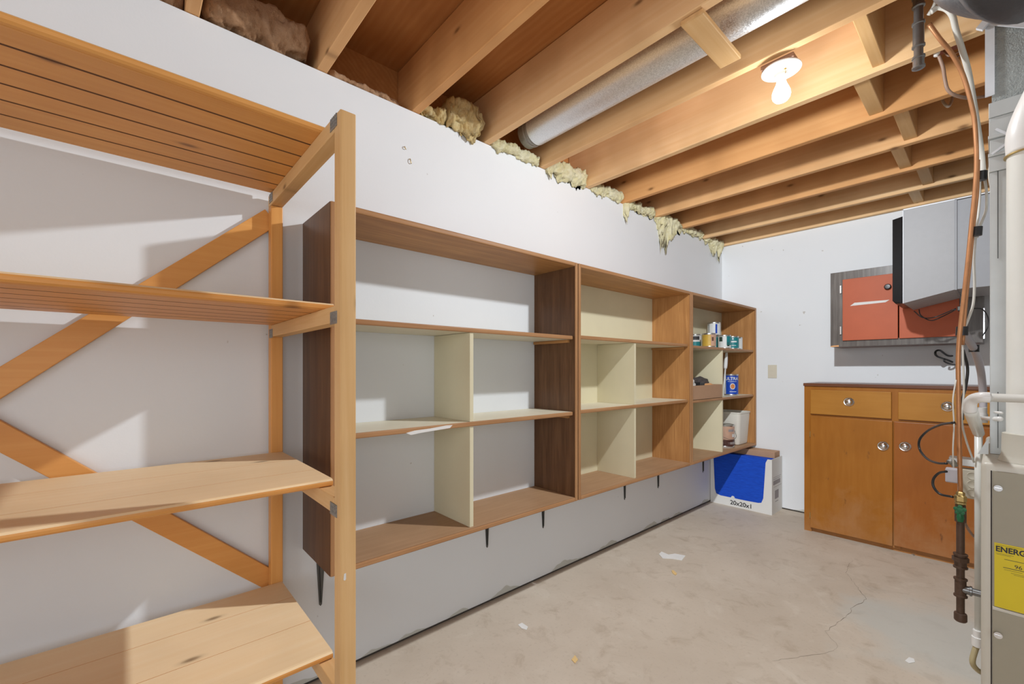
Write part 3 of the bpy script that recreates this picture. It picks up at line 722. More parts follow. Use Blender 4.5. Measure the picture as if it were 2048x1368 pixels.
# ================================================================ box of filters
fb = thing('filter_box', (.25,4.08,0), 'white cardboard box with a U-shaped window showing blue filters, in the corner', 'box')
X0, X1, Y0b, Y1b, HB = .004, .505, 3.955, 4.205, .455
# front with U cut-out
outer = [(X0,.0),(X1,.0),(X1,HB),(.405,HB),(.385,HB-.03),(.352,.125),(.335,.085),(.30,.075),(.09,.075),(.055,.085),(.042,.125),(.028,HB),(X0,HB)]
def xz_poly(pts, y): return [(p[0], y, p[1]) for p in pts]
bxm = MB()
def front_panel(y, d):
    # split into left, bottom, right strips to keep faces simple
    L = [(X0,.0),(.10,.0),(.09,.075),(.055,.085),(.042,.125),(.028,HB),(X0,HB)]
    Bm = [(.10,.0),(.30,.0),(.30,.075),(.215,.075),(.205,.092),(.19,.092),(.18,.075),(.09,.075)]
    Rr = [(.30,.0),(X1,.0),(X1,HB),(.472,HB),(.458,HB-.03),(.440,.125),(.425,.085),(.40,.078),(.30,.075)]
    for P_ in (L, Bm, Rr): bxm.prism(xz_poly(P_, y), (0,d,0))
front_panel(Y0b, .004)
bxm.box((X0,Y0b+.004,.0),(X0+.004,Y1b,HB)); bxm.box((X1-.004,Y0b+.004,.0),(X1,Y1b,HB+.002)); bxm.box((X0+.004,Y1b-.004,0),(X1-.004,Y1b,HB)); bxm.box((X0+.004,Y0b+.004,0),(X1-.004,Y1b-.004,.004))
bxm.build('carton', M['boxwhite'], fb)
text_mesh('lettering', '20x20x1', .052, (.175,Y0b-.0005,.018), (1,0,0), (0,0,1), M['ink'], fb, .0002, 1.0, bold=.001)
pr = MB()
pr.box((X1,Y0b+.03,.30),(X1+.0006,Y1b-.03,.303)); pr.box((X1,Y0b+.03,.24),(X1+.0006,Y1b-.05,.275)); pr.box((X1,Y0b+.03,.285),(X1+.0006,Y1b-.05,.289)); pr.box((X1,Y0b+.07,.12),(X1+.0006,Y0b+.16,.19))
pr.box((X1,Y0b+.05,.22),(X1+.0006,Y1b-.02,.2225)); pr.box((X1,Y0b+.08,.095),(X1+.0006,Y0b+.15,.10))
pr.build('print', M['greyink'], fb)
for k in range(4):
    f = MB().box((.012,Y0b+.006+k*.026,.006),(.492,Y0b+.030+k*.026,.452+.006*(k == 0)),.002).build('air_filter', M['blue'], loc=(.25,Y0b+.018+k*.026,.006))
    tag(f, ['blue air filter, frontmost in the white box','blue air filter standing behind the first one in the white box','blue air filter, third in the white box','blue air filter, fourth in the white box'][k], 'filter', 'blue filters in the white box')
o = MB().box((.125,Y0b+.115,.006),(.490,Y1b-.008,.500),.003).build('cardboard_box', M['cardboard'], loc=(.3,4.13,.006)); tag(o, 'brown cardboard box standing up out of the back of the white filter box', 'box')

# ================================================================ outlet on the far wall
ot = thing('wall_outlet', (.565,YF,1.19), 'ivory duplex power outlet on the far wall beside the shelves', 'outlet')
pc_ = on_y(1545,743,YF)
px, pz = pc_.x, pc_.z
MB().box((px-.035,YF-.006,pz-.057),(px+.035,YF-.0003,pz+.057),.002).build('cover_plate', M['outlet'], ot)
for dz in (-.02,.02):
    rc = MB().lathe([(.0,0),(.016,0),(.017,-.002)], (px,YF-.0065,pz+dz), (0,1,0), 20).build('receptacle', M['outlet'], ot, True)
    MB().box((px-.008,YF-.0075,pz+dz-.001),(px-.0055,YF-.0064,pz+dz+.008)).box((px+.0055,YF-.0075,pz+dz-.001),(px+.008,YF-.0064,pz+dz+.008)).box((px-.002,YF-.0075,pz+dz-.009),(px+.002,YF-.0064,pz+dz-.005)).build('slots', M['outletdark'], rc)

# ================================================================ base cabinet
CY = 3.786; CX0, CX1, CH = .775, 1.79, 1.075
cb_ = thing('base_cabinet', (1.28,4.0,0), 'wide varnished plywood base cabinet with two drawers and two doors', 'cabinet')
cs = MB(); cs.box((CX0,CY+.02,.0),(CX0+.018,YF-.004,CH)); cs.box((CX1-.018,CY+.02,.0),(CX1,YF-.004,CH)); cs.box((CX0+.018,YF-.02,.05),(CX1-.018,YF-.004,CH)); cs.box((CX0+.018,CY+.06,.04),(CX1-.018,YF-.02,.055)); cs.box((CX0+.018,CY+.05,.0),(CX1-.018,CY+.062,.04))
cs.build('carcass', M['birch_z'], cb_)
ff = MB()
x_a = on_y(1622,800,CY).x; x_b = on_y(1786,900,CY).x
DR = (x_a, on_y(1783.5,800,CY).x, on_y(1797,800,CY).x)
mid0, mid1 = DR[1]-.006, DR[2]+.006
x_r = CX1-.045
ff.box((CX0,CY,0),(x_a+.004,CY+.02,CH)); ff.box((x_r-.004,CY,0),(CX1,CY+.02,CH)); ff.box((mid0-.005,CY,.02),(mid1+.005,CY+.02,CH-.004))
ff.box((x_a,CY+.0005,CH-.05),(x_r,CY+.02,CH)); zr = .86
ff.box((x_a,CY+.0005,zr-.02),(x_r,CY+.02,zr+.03)); ff.box((x_a,CY+.012,.0),(x_r,CY+.02,.04))
ff.build('face_frame', M['birch_z'], cb_)
def knob(x, z, y, par, name='knob', s=1):
    MB().lathe([(0,-.026),(.010,-.026),(.017,-.023),(.020,-.016),(.016,-.008),(.0,-.005)], (x,y,z), (0,1,0), 28).build(name, M['chrome'], par, True)
    return MB().lathe([(.0,0),(.030,0),(.031,-.003),(.0275,-.007),(.020,-.006),(.016,-.003),(0,-.003)], (x,y,z), (0,1,0), 32).build('knob_plate', M['chrome'], par, True)
kp = {n_: on_y(u, v, CY-.02) for n_, (u, v) in {'d1':(1697.5,804),'d2':(1895,813),'l':(1766,892),'r':(1810,893)}.items()}
zd0, zd1 = zr+.012, on_y(1622,779,CY).z
for (xa, xb, k_) in ((x_a, DR[1], 'd1'), (DR[2], x_r, 'd2')):
    dw = MB().box((xa,CY-.018,zd0),(xb,CY-.0003,zd1),.003).build('drawer', M['birchpale_x'], cb_)
    knob(kp[k_].x, kp[k_].z, CY-.018, dw)
for (xa, xb, k_) in ((x_a, x_b, 'l'), (x_b+.006, x_r, 'r')):
    dw = MB().box((xa,CY-.018,.033 if k_ == 'l' else .040),(xb,CY-.0003,zr-.004),.003).build('door', M['birch_z' if k_ == 'l' else 'birchred_z'], cb_)
    knob(kp[k_].x, kp[k_].z, CY-.018, dw)
    hx = xa-.004 if k_ == 'l' else xb+.004
    for z_ in (.72,.12): MB().lathe([(.004,-.02),(.004,.02)], (hx,CY-.004,z_), n=10).build('hinge', M['brass'], dw, True)
MB().box((CX0-.004,CY-.012,CH+.0005),(CX1+.004,YF-.003,CH+.022),.003).build('countertop', M['counter'], cb_)

# ================================================================ orange wall cabinet
WY = 3.885
def wy(u, v, y=WY): return on_y(u, v, y)
tl, bl_ = wy(1661,547), wy(1661,694)
wx0 = tl.x; wz0, wz1 = bl_.z, tl.z; wx1 = wy(1966,650).x
wc = thing('wall_cabinet', ((wx0+wx1)/2,4.05,wz0), 'wall cabinet with orange doors in a grey wood-grain frame', 'cabinet')
cbx = MB(); cbx.box((wx0,WY+.018,wz0),(wx0+.016,YF-.003,wz1)); cbx.box((wx1-.016,WY+.018,wz0),(wx1,YF-.003,wz1)); cbx.box((wx0+.016,WY+.018,wz1-.016),(wx1-.016,YF-.003,wz1)); cbx.box((wx0+.016,YF-.012,wz0+.016),(wx1-.016,YF-.003,wz1-.016))
cbx.build('carcass', M['grey_y'], wc)
MB().box((wx0+.0165,WY+.018,wz0),(wx1-.0165,YF-.003,wz0+.016)).build('underside', M['counter'], wc)
d0, d1, d2, d3 = wy(1686,600).x, wy(1796.5,600).x, wy(1799,600).x, wy(1919,600).x
dz0, dz1 = wy(1690,681.5).z, wy(1690,559.5).z
fr = MB(); fr.box((wx0,WY,wz0),(d0+.006,WY+.018,wz1)); fr.box((d3-.006,WY,wz0),(wx1,WY+.018,wz1)); fr.box((d0+.006,WY,wz0),(d3-.006,WY+.018,dz0+.006)); fr.box((d0+.006,WY,dz1-.006),(d3-.006,WY+.018,wz1))
fr.build('face_frame', M['grey_z'], wc)
dl = MB().box((d0,WY-.016,dz0),(d1,WY-.0003,dz1),.002).build('door', M['orange'], wc)
MB().box((d2,WY-.016,dz0),(d3,WY-.0003,dz1),.002).build('door', M['orange'], wc)
kk = wy(1776,574,WY-.016)
MB().lathe([(0,-.024),(.014,-.023),(.019,-.017),(.019,-.013),(.008,-.010),(.008,0)], (kk.x,WY-.016,kk.z), (0,1,0), 28).build('knob', M['blackmetal'], dl, True)
ta = [wy(1700,612,WY-.0165), wy(1771,604.5,WY-.0165), wy(1779,599.5,WY-.0165), wy(1709,605.5,WY-.0165)]
MB().prism([(p.x,WY-.0166,p.z) for p in ta], (0,.0005,0)).build('masking_tape', M['paper'], dl)
for v_ in (579,661):
    h_ = wy(1684,v_); hh = MB().box((h_.x-.012,WY-.012,h_.z-.03),(h_.x-.001,WY-.0002,h_.z+.03),.002).build('hinge', M['canmetal'], dl)
MB().box((wx1+.0003,WY-.002,wz0+.02),(wx1+.008,WY+.02,wy(1966,616).z),.001).build('edge_strip', M['chrome'], wc)
MB().prism([(wx0,WY-.0006,wz0),(wx0+.05,WY-.0006,wz0),(wx0+.05,WY-.0006,wz0+.012),(wx0+.018,WY-.0006,wz0+.010),(wx0,WY-.0006,wz0+.006)], (0,.0005,0)).build('bare_chip', M['peach'], wc)

# ================================================================ grey metal housing hanging near the far wall
HY0, HY1 = 3.40, 3.84
gh = thing('hanging_housing', (1.6,3.6,2.0), 'big grey metal housing with black left end, hanging before the orange cabinet', 'housing')
gx0, gx1, gx2 = on_y(1807,500,HY0).x, on_y(1909,500,HY0).x, 1.98
gt = on_y(1806,421,HY0).z; gb0, gb1 = on_y(1812,606,HY0).z, on_y(1911,579,HY0).z
MB().prism([(gx0,HY0,gb0),(gx1,HY0,gb1),(gx1,HY0,gt),(gx0,HY0,gt)], (0,HY1-HY0,0)).build('flared_section', M['greymetal'], gh)
MB().prism([(gx1+.010,HY0+.004,gb1+.002),(gx2,HY0+.004,gb1+.002),(gx2,HY0+.004,gt-.004),(gx1+.010,HY0+.004,gt-.004)], (0,HY1-HY0-.008,0)).build('rear_section', M['greymetal2'], gh)
MB().box((gx1+.0005,HY0-.003,gb1-.002),(gx1+.0095,HY1,gt+.002)).build('seam_flange', M['greymetal2'], gh)
MB().box((gx0-.003,HY0-.003,gb0),(gx0-.0003,HY0+.03,gt+.004)).box((gx0-.003,HY0-.003,gt),(gx2,HY0+.02,gt+.006)).build('bright_lip', M['whitetape'], gh)
bz = MB(); bz.prism([(gx0-.004,HY0+.05,gb0+.005),(gx0-.004,HY0+.05,gt-.02),(gx0-.06,HY0+.09,gt-.02),(gx0-.06,HY0+.09,gb0+.03),(gx0-.045,HY0+.085,gb0+.01)], (0,.30,0))
bz.build('black_frame', M['blackmetal'], gh)
# strap
sp_ = MB(); p_ = on_y(1912,600,HY1-.02)
for k in range(5): sp_.lathe([(.0,-.002),(.005,-.002),(.006,0),(.005,.002),(0,.002)], (1.60,HY0+.15,gb1-.012-k*.014), (0,1,0), 10)
sp_.box((1.597,HY0+.151,gb1-.08),(1.603,HY0+.153,gb1)); sp_.box((1.585,HY0+.13,gb1-.105),(1.615,HY0+.17,gb1-.08),.003)
sp_.build('strap', M['steel_dark'], gh)
for s_ in (1.84,1.93): MB().box((s_,HY0+.2,gt+.001),(s_+.02,HY0+.203,2.353)).build('hanger', M['nail'], gh)
cbw = MB(); cbw.tube([ray(1828,622,2.62), ray(1845,635,2.6), ray(1870,634,2.58), ray(1912,617,2.5)], .003, 6)
tag(cbw.build('cable', M['blackcable'], smooth='all', loc=ray(1850,625,2.6)), 'thin black cable sagging closest under the grey housing', 'cable', 'black cables under the grey housing')
cbw = MB(); cbw.tube([ray(1838,619,2.62), ray(1842,631,2.61), ray(1862,641,2.6), ray(1885,633,2.57), ray(1912,619,2.5)], .003, 6)
tag(cbw.build('cable', M['blackcable'], smooth='all', loc=ray(1850,635,2.6)), 'thin black cable sagging lowest under the grey housing', 'cable', 'black cables under the grey housing')
cbw = MB(); cbw.tube([ray(1948,617,2.5), ray(1965,619,2.5), ray(1976,635,2.5), ray(1975,655,2.5), ray(1965,672,2.5)], .003, 6)
tag(cbw.build('cable', M['blackcable'], smooth='all', loc=ray(1960,640,2.5)), 'thin black cable looping beside the right edge of the orange cabinet', 'cable')

# ================================================================ furnace
FX0, FX1, FY0, FY1, FH = 1.709, 2.25, 1.79, 2.50, .94
fu = thing('furnace', (1.98,2.14,0), 'cream and taupe gas furnace cabinet at the right edge with a yellow label', 'furnace')
bd = MB(); bd.box((FX0,FY0,.0),(FX1,FY1,FH),.012,4)
bd.build('casing', M['furnace'], fu, True)
dx = 1.731
ud = MB().box((dx,FY0-.0035,.545),(FX1-.022,FY0+.001,.918),.0015).build('door', M['furnacedoor'], fu)
ld = MB().box((dx,FY0-.0035,.03),(FX1-.022,FY0+.001,.536),.0015).build('door', M['furnacedoor'], fu)
MB().box((dx,FY0-.006,.5365),(FX1-.022,FY0+.001,.5445),.001).build('door_rail', M['furnace'], fu)
MB().box((dx-.0035,FY0-.0006,.02),(dx-.0008,FY0+.0001,.918)).build('gap_shadow', M['gapshade'], fu)
for z_, d_ in ((on_y(1993,974,FY0).z, ud), (on_y(1993,1265,FY0).z, ld)):
    xs = on_y(1993,974,FY0).x+.003
    MB().lathe([(.003,-.014),(.0085,-.014),(.0085,-.011),(.004,-.010),(.004,0)], (xs,FY0-.0035,z_), (0,1,0), 18).box((xs-.006,FY0-.019,z_-.001),(xs+.006,FY0-.0175,z_+.001)).build('screw', M['chrome'], d_, True)
lx0 = 1.7345; lz0, lz1 = .5465, .722
lb = MB().box((lx0,FY0-.0042,lz0),(lx0+.133,FY0-.0036,lz1)).build('energy_label', M['yellow'], ud)
ly = FY0-.0044
text_mesh('lettering', 'ENERGYGUIDE', .0205, (lx0+.002,ly,lz1-.0225), (1,0,0), (0,0,1), M['ink'], lb, .0001, .86, bold=.0007)
text_mesh('number', '96', .014, (lx0+.036,ly,lz1-.060), (1,0,0), (0,0,1), M['ink'], lb, .0001)
ln = MB()
for (a, b_, z_, h_) in ((.003,.05,-.005,.0006),(.002,.035,-.028,.0006),(.004,.03,-.031,.0006),(.018,.12,-.0415,.0012),(.016,.128,-.064,.0014),(.018,.05,-.069,.0006),(.03,.11,-.075,.0006),(.035,.10,-.0785,.0006)):
    ln.box((lx0+a,ly-.0001,lz1+z_),(lx0+b_,ly+.0002,lz1+z_+h_))
ln.build('printed_lines', M['ink'], lb)

# supply plenum and duct above the furnace
pn = thing('plenum_duct', (1.95,2.2,FH), 'grey sheet-metal duct rising from the furnace to the ceiling at the right edge', 'duct')
PX0, PY0_ = 1.7243, 1.975
MB().box((PX0,PY0_,FH+.0005),(2.20,2.46,1.80),.001).build('lower_duct', M['ductgrey'], pn)
MB().box((PX0+.0155,PY0_-.0018,1.535),(PX0+.0175,PY0_+.001,1.80)).box((PX0+.0155,PY0_-.0018,.96),(PX0+.0175,PY0_+.001,1.13)).build('seam', M['steel_dark'], pn)
dc = MB()
for k, (z0, z1, o_) in enumerate(((1.80,1.845,.006),(1.845,1.855,.012),(1.855,1.90,.0),(1.90,1.91,.012),(1.91,1.955,.006),(1.955,1.965,.003),(1.965,2.01,.008))):
    dc.box((PX0-o_*.3,PY0_-o_,z0+.0003),(2.20,2.46,z1),.001)
dc.build('collar_bands', M['ductgrey'], pn)
MB().beam((PX0+.004,PY0_-.012,1.852),(PX0+.05,PY0_-.012,1.885),.004,.006).beam((PX0+.05,PY0_-.012,1.885),(PX0+.012,PY0_-.012,1.925),.004,.006).build('duct_clip', M['whitetape'], pn)
MB().box((PX0+.004,PY0_+.002,2.0105),(2.20,2.46,2.352),.001).build('upper_duct', M['ductliner'], pn)
wt = MB(); wt.box((PX0-.010,PY0_-.003,2.035),(PX0+.010,PY0_+.0015,2.352)); wt.beam((PX0-.004,PY0_-.006,2.262),(2.06,PY0_-.006,2.02),.004,.016,up=(0,0,1))
wt.beam((PX0-.022,PY0_-.012,2.245),(PX0+.014,PY0_-.012,2.285),.012,.018)
wt.build('white_tape', M['whitetape'], pn)
# metal flaps and dark rim on the furnace top
MB().prism([(1.700,1.93,FH+.002),(1.722,1.93,FH+.004),(1.7225,1.93,FH+.055)], (0,.004,0)).build('foil_flap', M['ductgrey'], pn)

# big white flue pipe on the furnace
fp = thing('flue_pipe', (1.80,1.868,FH), 'thick cream plastic flue pipe standing on the furnace in front of the duct', 'pipe')
fc = (1.802,1.868)
MB().lathe([(.048,.078),(.0462,.082),(.0455,.88)], (*fc,FH), n=40).build('pipe', M['pvc'], fp, True)
MB().lathe([(.062,0),(.058,.012),(.0555,.02),(.054,.078),(.048,.080)], (*fc,FH+.0005), n=40).build('pipe_base', M['furnace'], fp, True)
MB().lathe([(.046,0),(.051,.001),(.051,.004),(.046,.005)], (*fc,FH+.855), n=40).build('clamp', M['brass'], fp, True)
MB().tube([(*fc,FH+.86),(fc[0],fc[1],FH+.92),(fc[0]+.02,fc[1]+.004,FH+.99),(fc[0]+.06,fc[1]+.01,FH+1.09),(fc[0]+.15,fc[1]+.03,FH+1.30),(fc[0]+.20,fc[1]+.04,2.350)], .047, 32, 6).build('elbow', M['pvcwhite'], fp, 'all')

# condensate drain
dp = thing('drain_pipe', (1.70,1.8,1.1), 'thin white drain pipe with elbow, crossing the flue and dropping beside the furnace', 'pipe')
e0 = on_y(1978,795,1.70)
MB().tube([e0, (2.35,1.70,e0.z)], .0108, 16, 0).build('pipe', M['pvc'], dp, 'all')
el0 = ray(1942,835,1.17)
MB().tube([e0+Vector((.002,0,0)), e0+Vector((-.012,0,0)), ray(1950,797,1.175), ray(1941,805,1.19), ray(1940,822,1.20)], .0138, 16, 6).build('elbow', M['pvcwhite'], dp, 'all')
MB().tube([ray(1940,818,1.20), ray(1950,846,1.33), ray(1957,866,1.52)], .0152, 16, 4).build('coupling', M['pvc'], dp, 'all')
MB().tube([ray(1957,864,1.60), ray(1957,1000,1.60), ray(1957,1270,1.60)], .0108, 16, 0).build('pipe', M['pvc'], dp, 'all')
MB().lathe([(.013,0),(.016,.002),(.016,.035),(.0125,.036),(.0125,.06),(.011,.062)], ray(1955,1293,1.60), n=20).build('coupling', M['pvcwhite'], dp, True)
MB().tube([ray(1955,1288,1.60), ray(1949,1304,1.60), ray(1945,1325,1.60), ray(1955,1340,1.60), ray(1975,1352,1.62)], .0088, 14, 6).build('hose', M['tube_amber'], dp, 'all')
vt = thing('white_valve', ray(1972,832,1.55), 'small white plastic valve fitting beside the duct, under the thin drain pipe', 'valve')
MB().tube([ray(1964,815,1.58), ray(1966,845,1.58)], .012, 14, 0).lathe([(.014,-.012),(.014,.012)], ray(1965,834,1.58), n=14).build('body', M['pvcwhite'], vt, True)
MB().tube([ray(1964,836,1.58), ray(1985,838,1.36), ray(2000,838,1.26)], .007, 12, 0).build('outlet_tube', M['pvcwhite'], vt, 'all')
MB().tube([ray(1986,822,1.34), ray(1985,848,1.34)], .006, 10, 0).tube([ray(1986,824,1.34), ray(2003,826,1.26)], .004, 10, 0).build('handle', M['pvcwhite'], vt, 'all')

# ================================================================ gas pipe with copper feed
GD = 1.57
gp = thing('gas_pipe', ray(1921,1240,GD), 'brown iron gas pipe with green valve and copper feed tube beside the furnace', 'pipe')
gx, gy = ray(1921,1000,GD).x, ray(1921,1000,GD).y
def gz(v): return CZ-(v-V0)/F_PX*GD
r1 = .0112
pm = MB()
pm.lathe([(r1,gz(1232)),(r1,gz(1042))], (gx,gy,0), n=20)
pm.build('pipe', M['ironpipe'], gp, True)
fm = MB()
def fit(mb, v0, v1, r, lip=.003):
    a, b_ = gz(v1), gz(v0); h_ = .006
    mb.lathe([(r,a),(r+lip,a+.0005),(r+lip,a+h_),(r,a+h_+.001),(r,b_-h_-.001),(r+lip,b_-h_),(r+lip,b_-.0005),(r,b_)], (gx,gy,0), n=20)
fit(fm, 1107, 1136, .0165); fm.lathe([(.0225,gz(1122)),(.0225,gz(1114))], (gx,gy,0), n=8)
fm.build('union', M['ironpipe'], gp, True)
fm = MB(); fit(fm, 1156, 1193, .0155); fm.build('tee_fitting', M['ironpipe'], gp, True)
MB().lathe([(.0,gz(1243)),(.014,gz(1243)+.001),(.0175,gz(1240)),(.0175,gz(1228)),(.0165,gz(1226)),(r1,gz(1225))], (gx,gy,0), n=20).build('cap', M['ironpipe'], gp, True)
zt_ = gz(1177)
MB().lathe([(.0145,.0),(.0145,.022),(.0175,.023),(.0175,.029),(.0125,.030),(.0125,.055),(.016,.056),(.016,FX0-gx+.0)], (gx,gy,zt_), (1,0,0), 18).build('branch', M['steelpipe'], gp, True)
MB().lathe([(.009,gz(1045)),(.0155,gz(1043)),(.0155,gz(1020)),(.014,gz(1018)),(.014,gz(1010))], (gx,gy,0), n=14).build('valve_body', M['ironpipe'], gp, True)
vz = gz(1016); va = MB(); fy = gy-.034
va.lathe([(.006,0),(.006,.03)], (gx,fy+.004,vz), (0,1,0), 10)
for k in range(5):
    a = k*2*math.pi/5+.3; va.lathe([(0,-.004),(.0065,-.003),(.0065,.003),(0,.004)], (gx+.011*math.cos(a)-.0, fy, vz+.011*math.sin(a)), (0,1,0), 12)
va.lathe([(0,-.005),(.008,-.004),(.008,.004),(0,.005)], (gx,fy,vz), (0,1,0), 14); va.lathe([(.008,gz(1042)),(.011,gz(1034)),(.009,gz(1026))], (gx,gy-.010,0), n=12)
va.build('valve_handle', M['green'], gp, True)
MB().lathe([(.010,gz(1010)),(.015,gz(1008)),(.015,gz(1004)),(.0125,gz(1003)),(.0165,gz(1002)),(.0165,gz(992)),(.012,gz(990)),(.012,gz(985)),(.008,gz(983))], (gx,gy,0), n=6).build('flare_nut', M['brass'], gp, True)
MB().tube([(gx,gy,gz(985)), ray(1919,900,1.57), ray(1917,780,1.57), ray(1917,700,1.57), ray(1926,610,1.57), ray(1936,520,1.57), ray(1944,440,1.57), ray(1950,380,1.56), ray(1953,320,1.55), ray(1950,250,1.54), ray(1942,205,1.53), ray(1926,150,1.52), ray(1904,108,1.51), ray(1880,78,1.50), ray(1858,48,1.50)], .0068, 12, 6).build('copper_tube', M['copper'], gp, 'all')
MB().tube([ray(1926,690,1.585), ray(1932,610,1.585), ray(1941,520,1.585), ray(1949,440,1.585), ray(1955,385,1.575), ray(1957,320,1.565)], .0045, 10, 6).build('copper_tube', M['copper'], gp, 'all')
for (u_, v_, du) in ((1948,463,0), (1920,662,0), (1958,352,0)):
    MB().lathe([(.0165,-.016),(.0165,.016)], ray(u_+4, v_, 1.575), (0.05,0,1), 16, sx=1.0, sy=.8).build('black_tape', M['tapeblack'], gp, True)

# black steel pipe stub under the joists
SD = 1.47; sx_, sy_ = ray(1837,70,SD).x, ray(1837,70,SD).y
def sz(v): return CZ-(v-V0)/F_PX*SD
ps = thing('pipe_stub', (sx_,sy_,sz(138)), 'dark steel pipe stub with couplings hanging under the joists at the top right', 'pipe')
MB().lathe([(.0125,sz(130)),(.0125,2.597)], (sx_,sy_,0), n=20).build('pipe', M['steelpipe'], ps, True)
for (a, b_) in ((138,112),(96,44),(16,-8)):
    zb, ztp = sz(a), sz(b_)
    MB().lathe([(.0 if a == 138 else .0135,zb),(.0145,zb+.001),(.0175,zb+.003),(.0175,zb+.009),(.0150,zb+.011),(.0150,ztp-.011),(.0175,ztp-.009),(.0175,ztp-.002),(.0130,ztp)], (sx_,sy_,0), n=20).build('coupling', M['steelpipe'], ps, True)

# ================================================================ cables
def cable(name, pts, r, mat, lab, cat='cable', grp=None, n=10):
    mb = MB().tube(pts, r, n, 7); o = mb.build(name, mat, smooth='all', loc=pts[0]); return tag(o, lab, cat, grp)
cable('cable', [ray(1862,24,1.48), ray(1876,15,1.47), ray(1893,18,1.46), ray(1905,32,1.46), ray(1912,60,1.48), ray(1922,92,1.50), ray(1932,125,1.52), ray(1938,150,1.54), ray(1945,190,1.56), ray(1953,240,1.58), ray(1962,300,1.60), ray(1966,345,1.60)], .0085, M['whitecable'],
      'thick white cable bundle arching from the joists down to the black tape', grp='white cables along the copper tube')
cable('cable', [ray(1857,30,1.50), ray(1868,12,1.48), ray(1876,-12,1.46), ray(1878,-30,1.46)], .006, M['whitecable'], 'short white cable going up out of the photo beside the pipe stub')
cable('cable', [ray(1960,345,1.60), ray(1959,400,1.60), ray(1955,440,1.59), ray(1951,475,1.59), ray(1948,520,1.59), ray(1949,570,1.59), ray(1946,610,1.59), ray(1936,640,1.585), ray(1927,660,1.585)], .0040, M['whitecable'],
      'thin white cable hugging the copper tube between the two lower black tapes', grp='white cables along the copper tube')
cable('cable', [ray(1967,345,1.60), ray(1973,385,1.60), ray(1972,420,1.60), ray(1961,450,1.59), ray(1954,475,1.592)], .0040, M['whitecable'],
      'thin white cable bulging to the right between the upper black tapes', grp='white cables along the copper tube')
cable('cable', [ray(1986,262,1.62), ray(1982,310,1.64), ray(1979,350,1.64), ray(1983,378,1.64)], .0040, M['whitecable'],
      'thin white cable curving behind the corner of the duct at the right', grp='white cables along the copper tube')
cable('cable', [ray(1925,665,1.59), ray(1926,720,1.59), ray(1928,780,1.59), ray(1924,840,1.59), ray(1932,880,1.6), ray(1948,925,1.6)], .0030, M['whitecable'],
      'thin pale cable dropping from the lowest tape behind the copper tube to the outlet box', grp='white cables along the copper tube')
cable('cable', [ray(1912,760,1.55), ray(1906,800,1.54), ray(1908,850,1.53), ray(1906,900,1.53), ray(1907,935,1.54)], .0022, M['whitecable'],
      'thinnest white wire left of the copper tube in front of the base cabinet', grp='white cables along the copper tube')
cable('cable', [ray(1926,700,1.6), ray(1935,735,1.62), ray(1932,770,1.62), ray(1925,800,1.62), ray(1925,840,1.62)], .0045, M['blackcable'], 'black cable running down behind the copper tube above the drain elbow')
cable('conduit', [ray(1927,664,1.75), ray(1943,690,1.85), ray(1953,710,1.95), ray(1962,745,2.05), ray(1966,790,2.1), ray(1966,830,2.1)], .014, M['lilac'], 'thick lilac-grey conduit slanting down behind the copper tube', 'conduit')
MBt = MB().lathe([(.017,-.015),(.017,.015)], ray(1948,697,1.885), (0,0,1), 16).build('tape_band', M['tapeblack'], smooth=True, loc=ray(1948,697,1.885)); tag(MBt, 'black tape band wrapped round the lilac-grey conduit', 'tape')
cable('cable', [ray(1878,112,1.60), ray(1886,135,1.60), ray(1890,160,1.60), ray(1896,180,1.60), ray(1912,191,1.60), ray(1940,196,1.62), ray(1975,192,1.75)], .0055, M['browncable'], 'brown cable drooping from the junction box under the joists')
cable('cable', [ray(1884,186,2.05), ray(1886,203,2.03), ray(1896,213,2.0), ray(1903,203,2.03), ray(1905,188,2.06)], .0055, M['whitecable'], 'small loop of pale cable hanging below a joist left of the cable bundle')
cable('cable', [ray(1838+70,845,1.50), ray(1880,850,1.62), ray(1855,862,1.75), ray(1839,880,1.80), ray(1840,900,1.80), ray(1855,918,1.72), ray(1875,926,1.62), ray(1893,927,1.56)], .0042, M['blackcable'], 'larger loop of black flexible cord in front of the right cabinet door', grp='black cord loops beside the gas pipe')
cable('cable', [ray(1893,943,1.58), ray(1878,946,1.62), ray(1867,958,1.64), ray(1867,973,1.64), ray(1880,988,1.62), ray(1906,994,1.58)], .0042, M['blackcable'], 'smaller loop of black flexible cord below the larger one', grp='black cord loops beside the gas pipe')
cable('cable', [ray(1985,713,3.0), ray(1955,714,3.0), ray(1935,705,3.0), ray(1900,712,2.95), ray(1880,701,2.9), ray(1871,704,2.9), ray(1875,713,2.9), ray(1900,722,2.95), ray(1935,738,3.0), ray(1975,746,3.05)], .0062, M['blackcable'], 'long upper loop of thick black cable below the orange cabinet', grp='coiled black cable on the base cabinet')
cable('cable', [ray(1890,718,2.9), ray(1889,723,2.9), ray(1905,729,2.92), ray(1940,733,3.0), ray(1970,748,3.02), ray(1983,760,3.05), ray(1982,775,3.05), ray(1970,784,3.1)], .0052, M['blackcable'], 'short lower loop of thick black cable below the orange cabinet', grp='coiled black cable on the base cabinet')

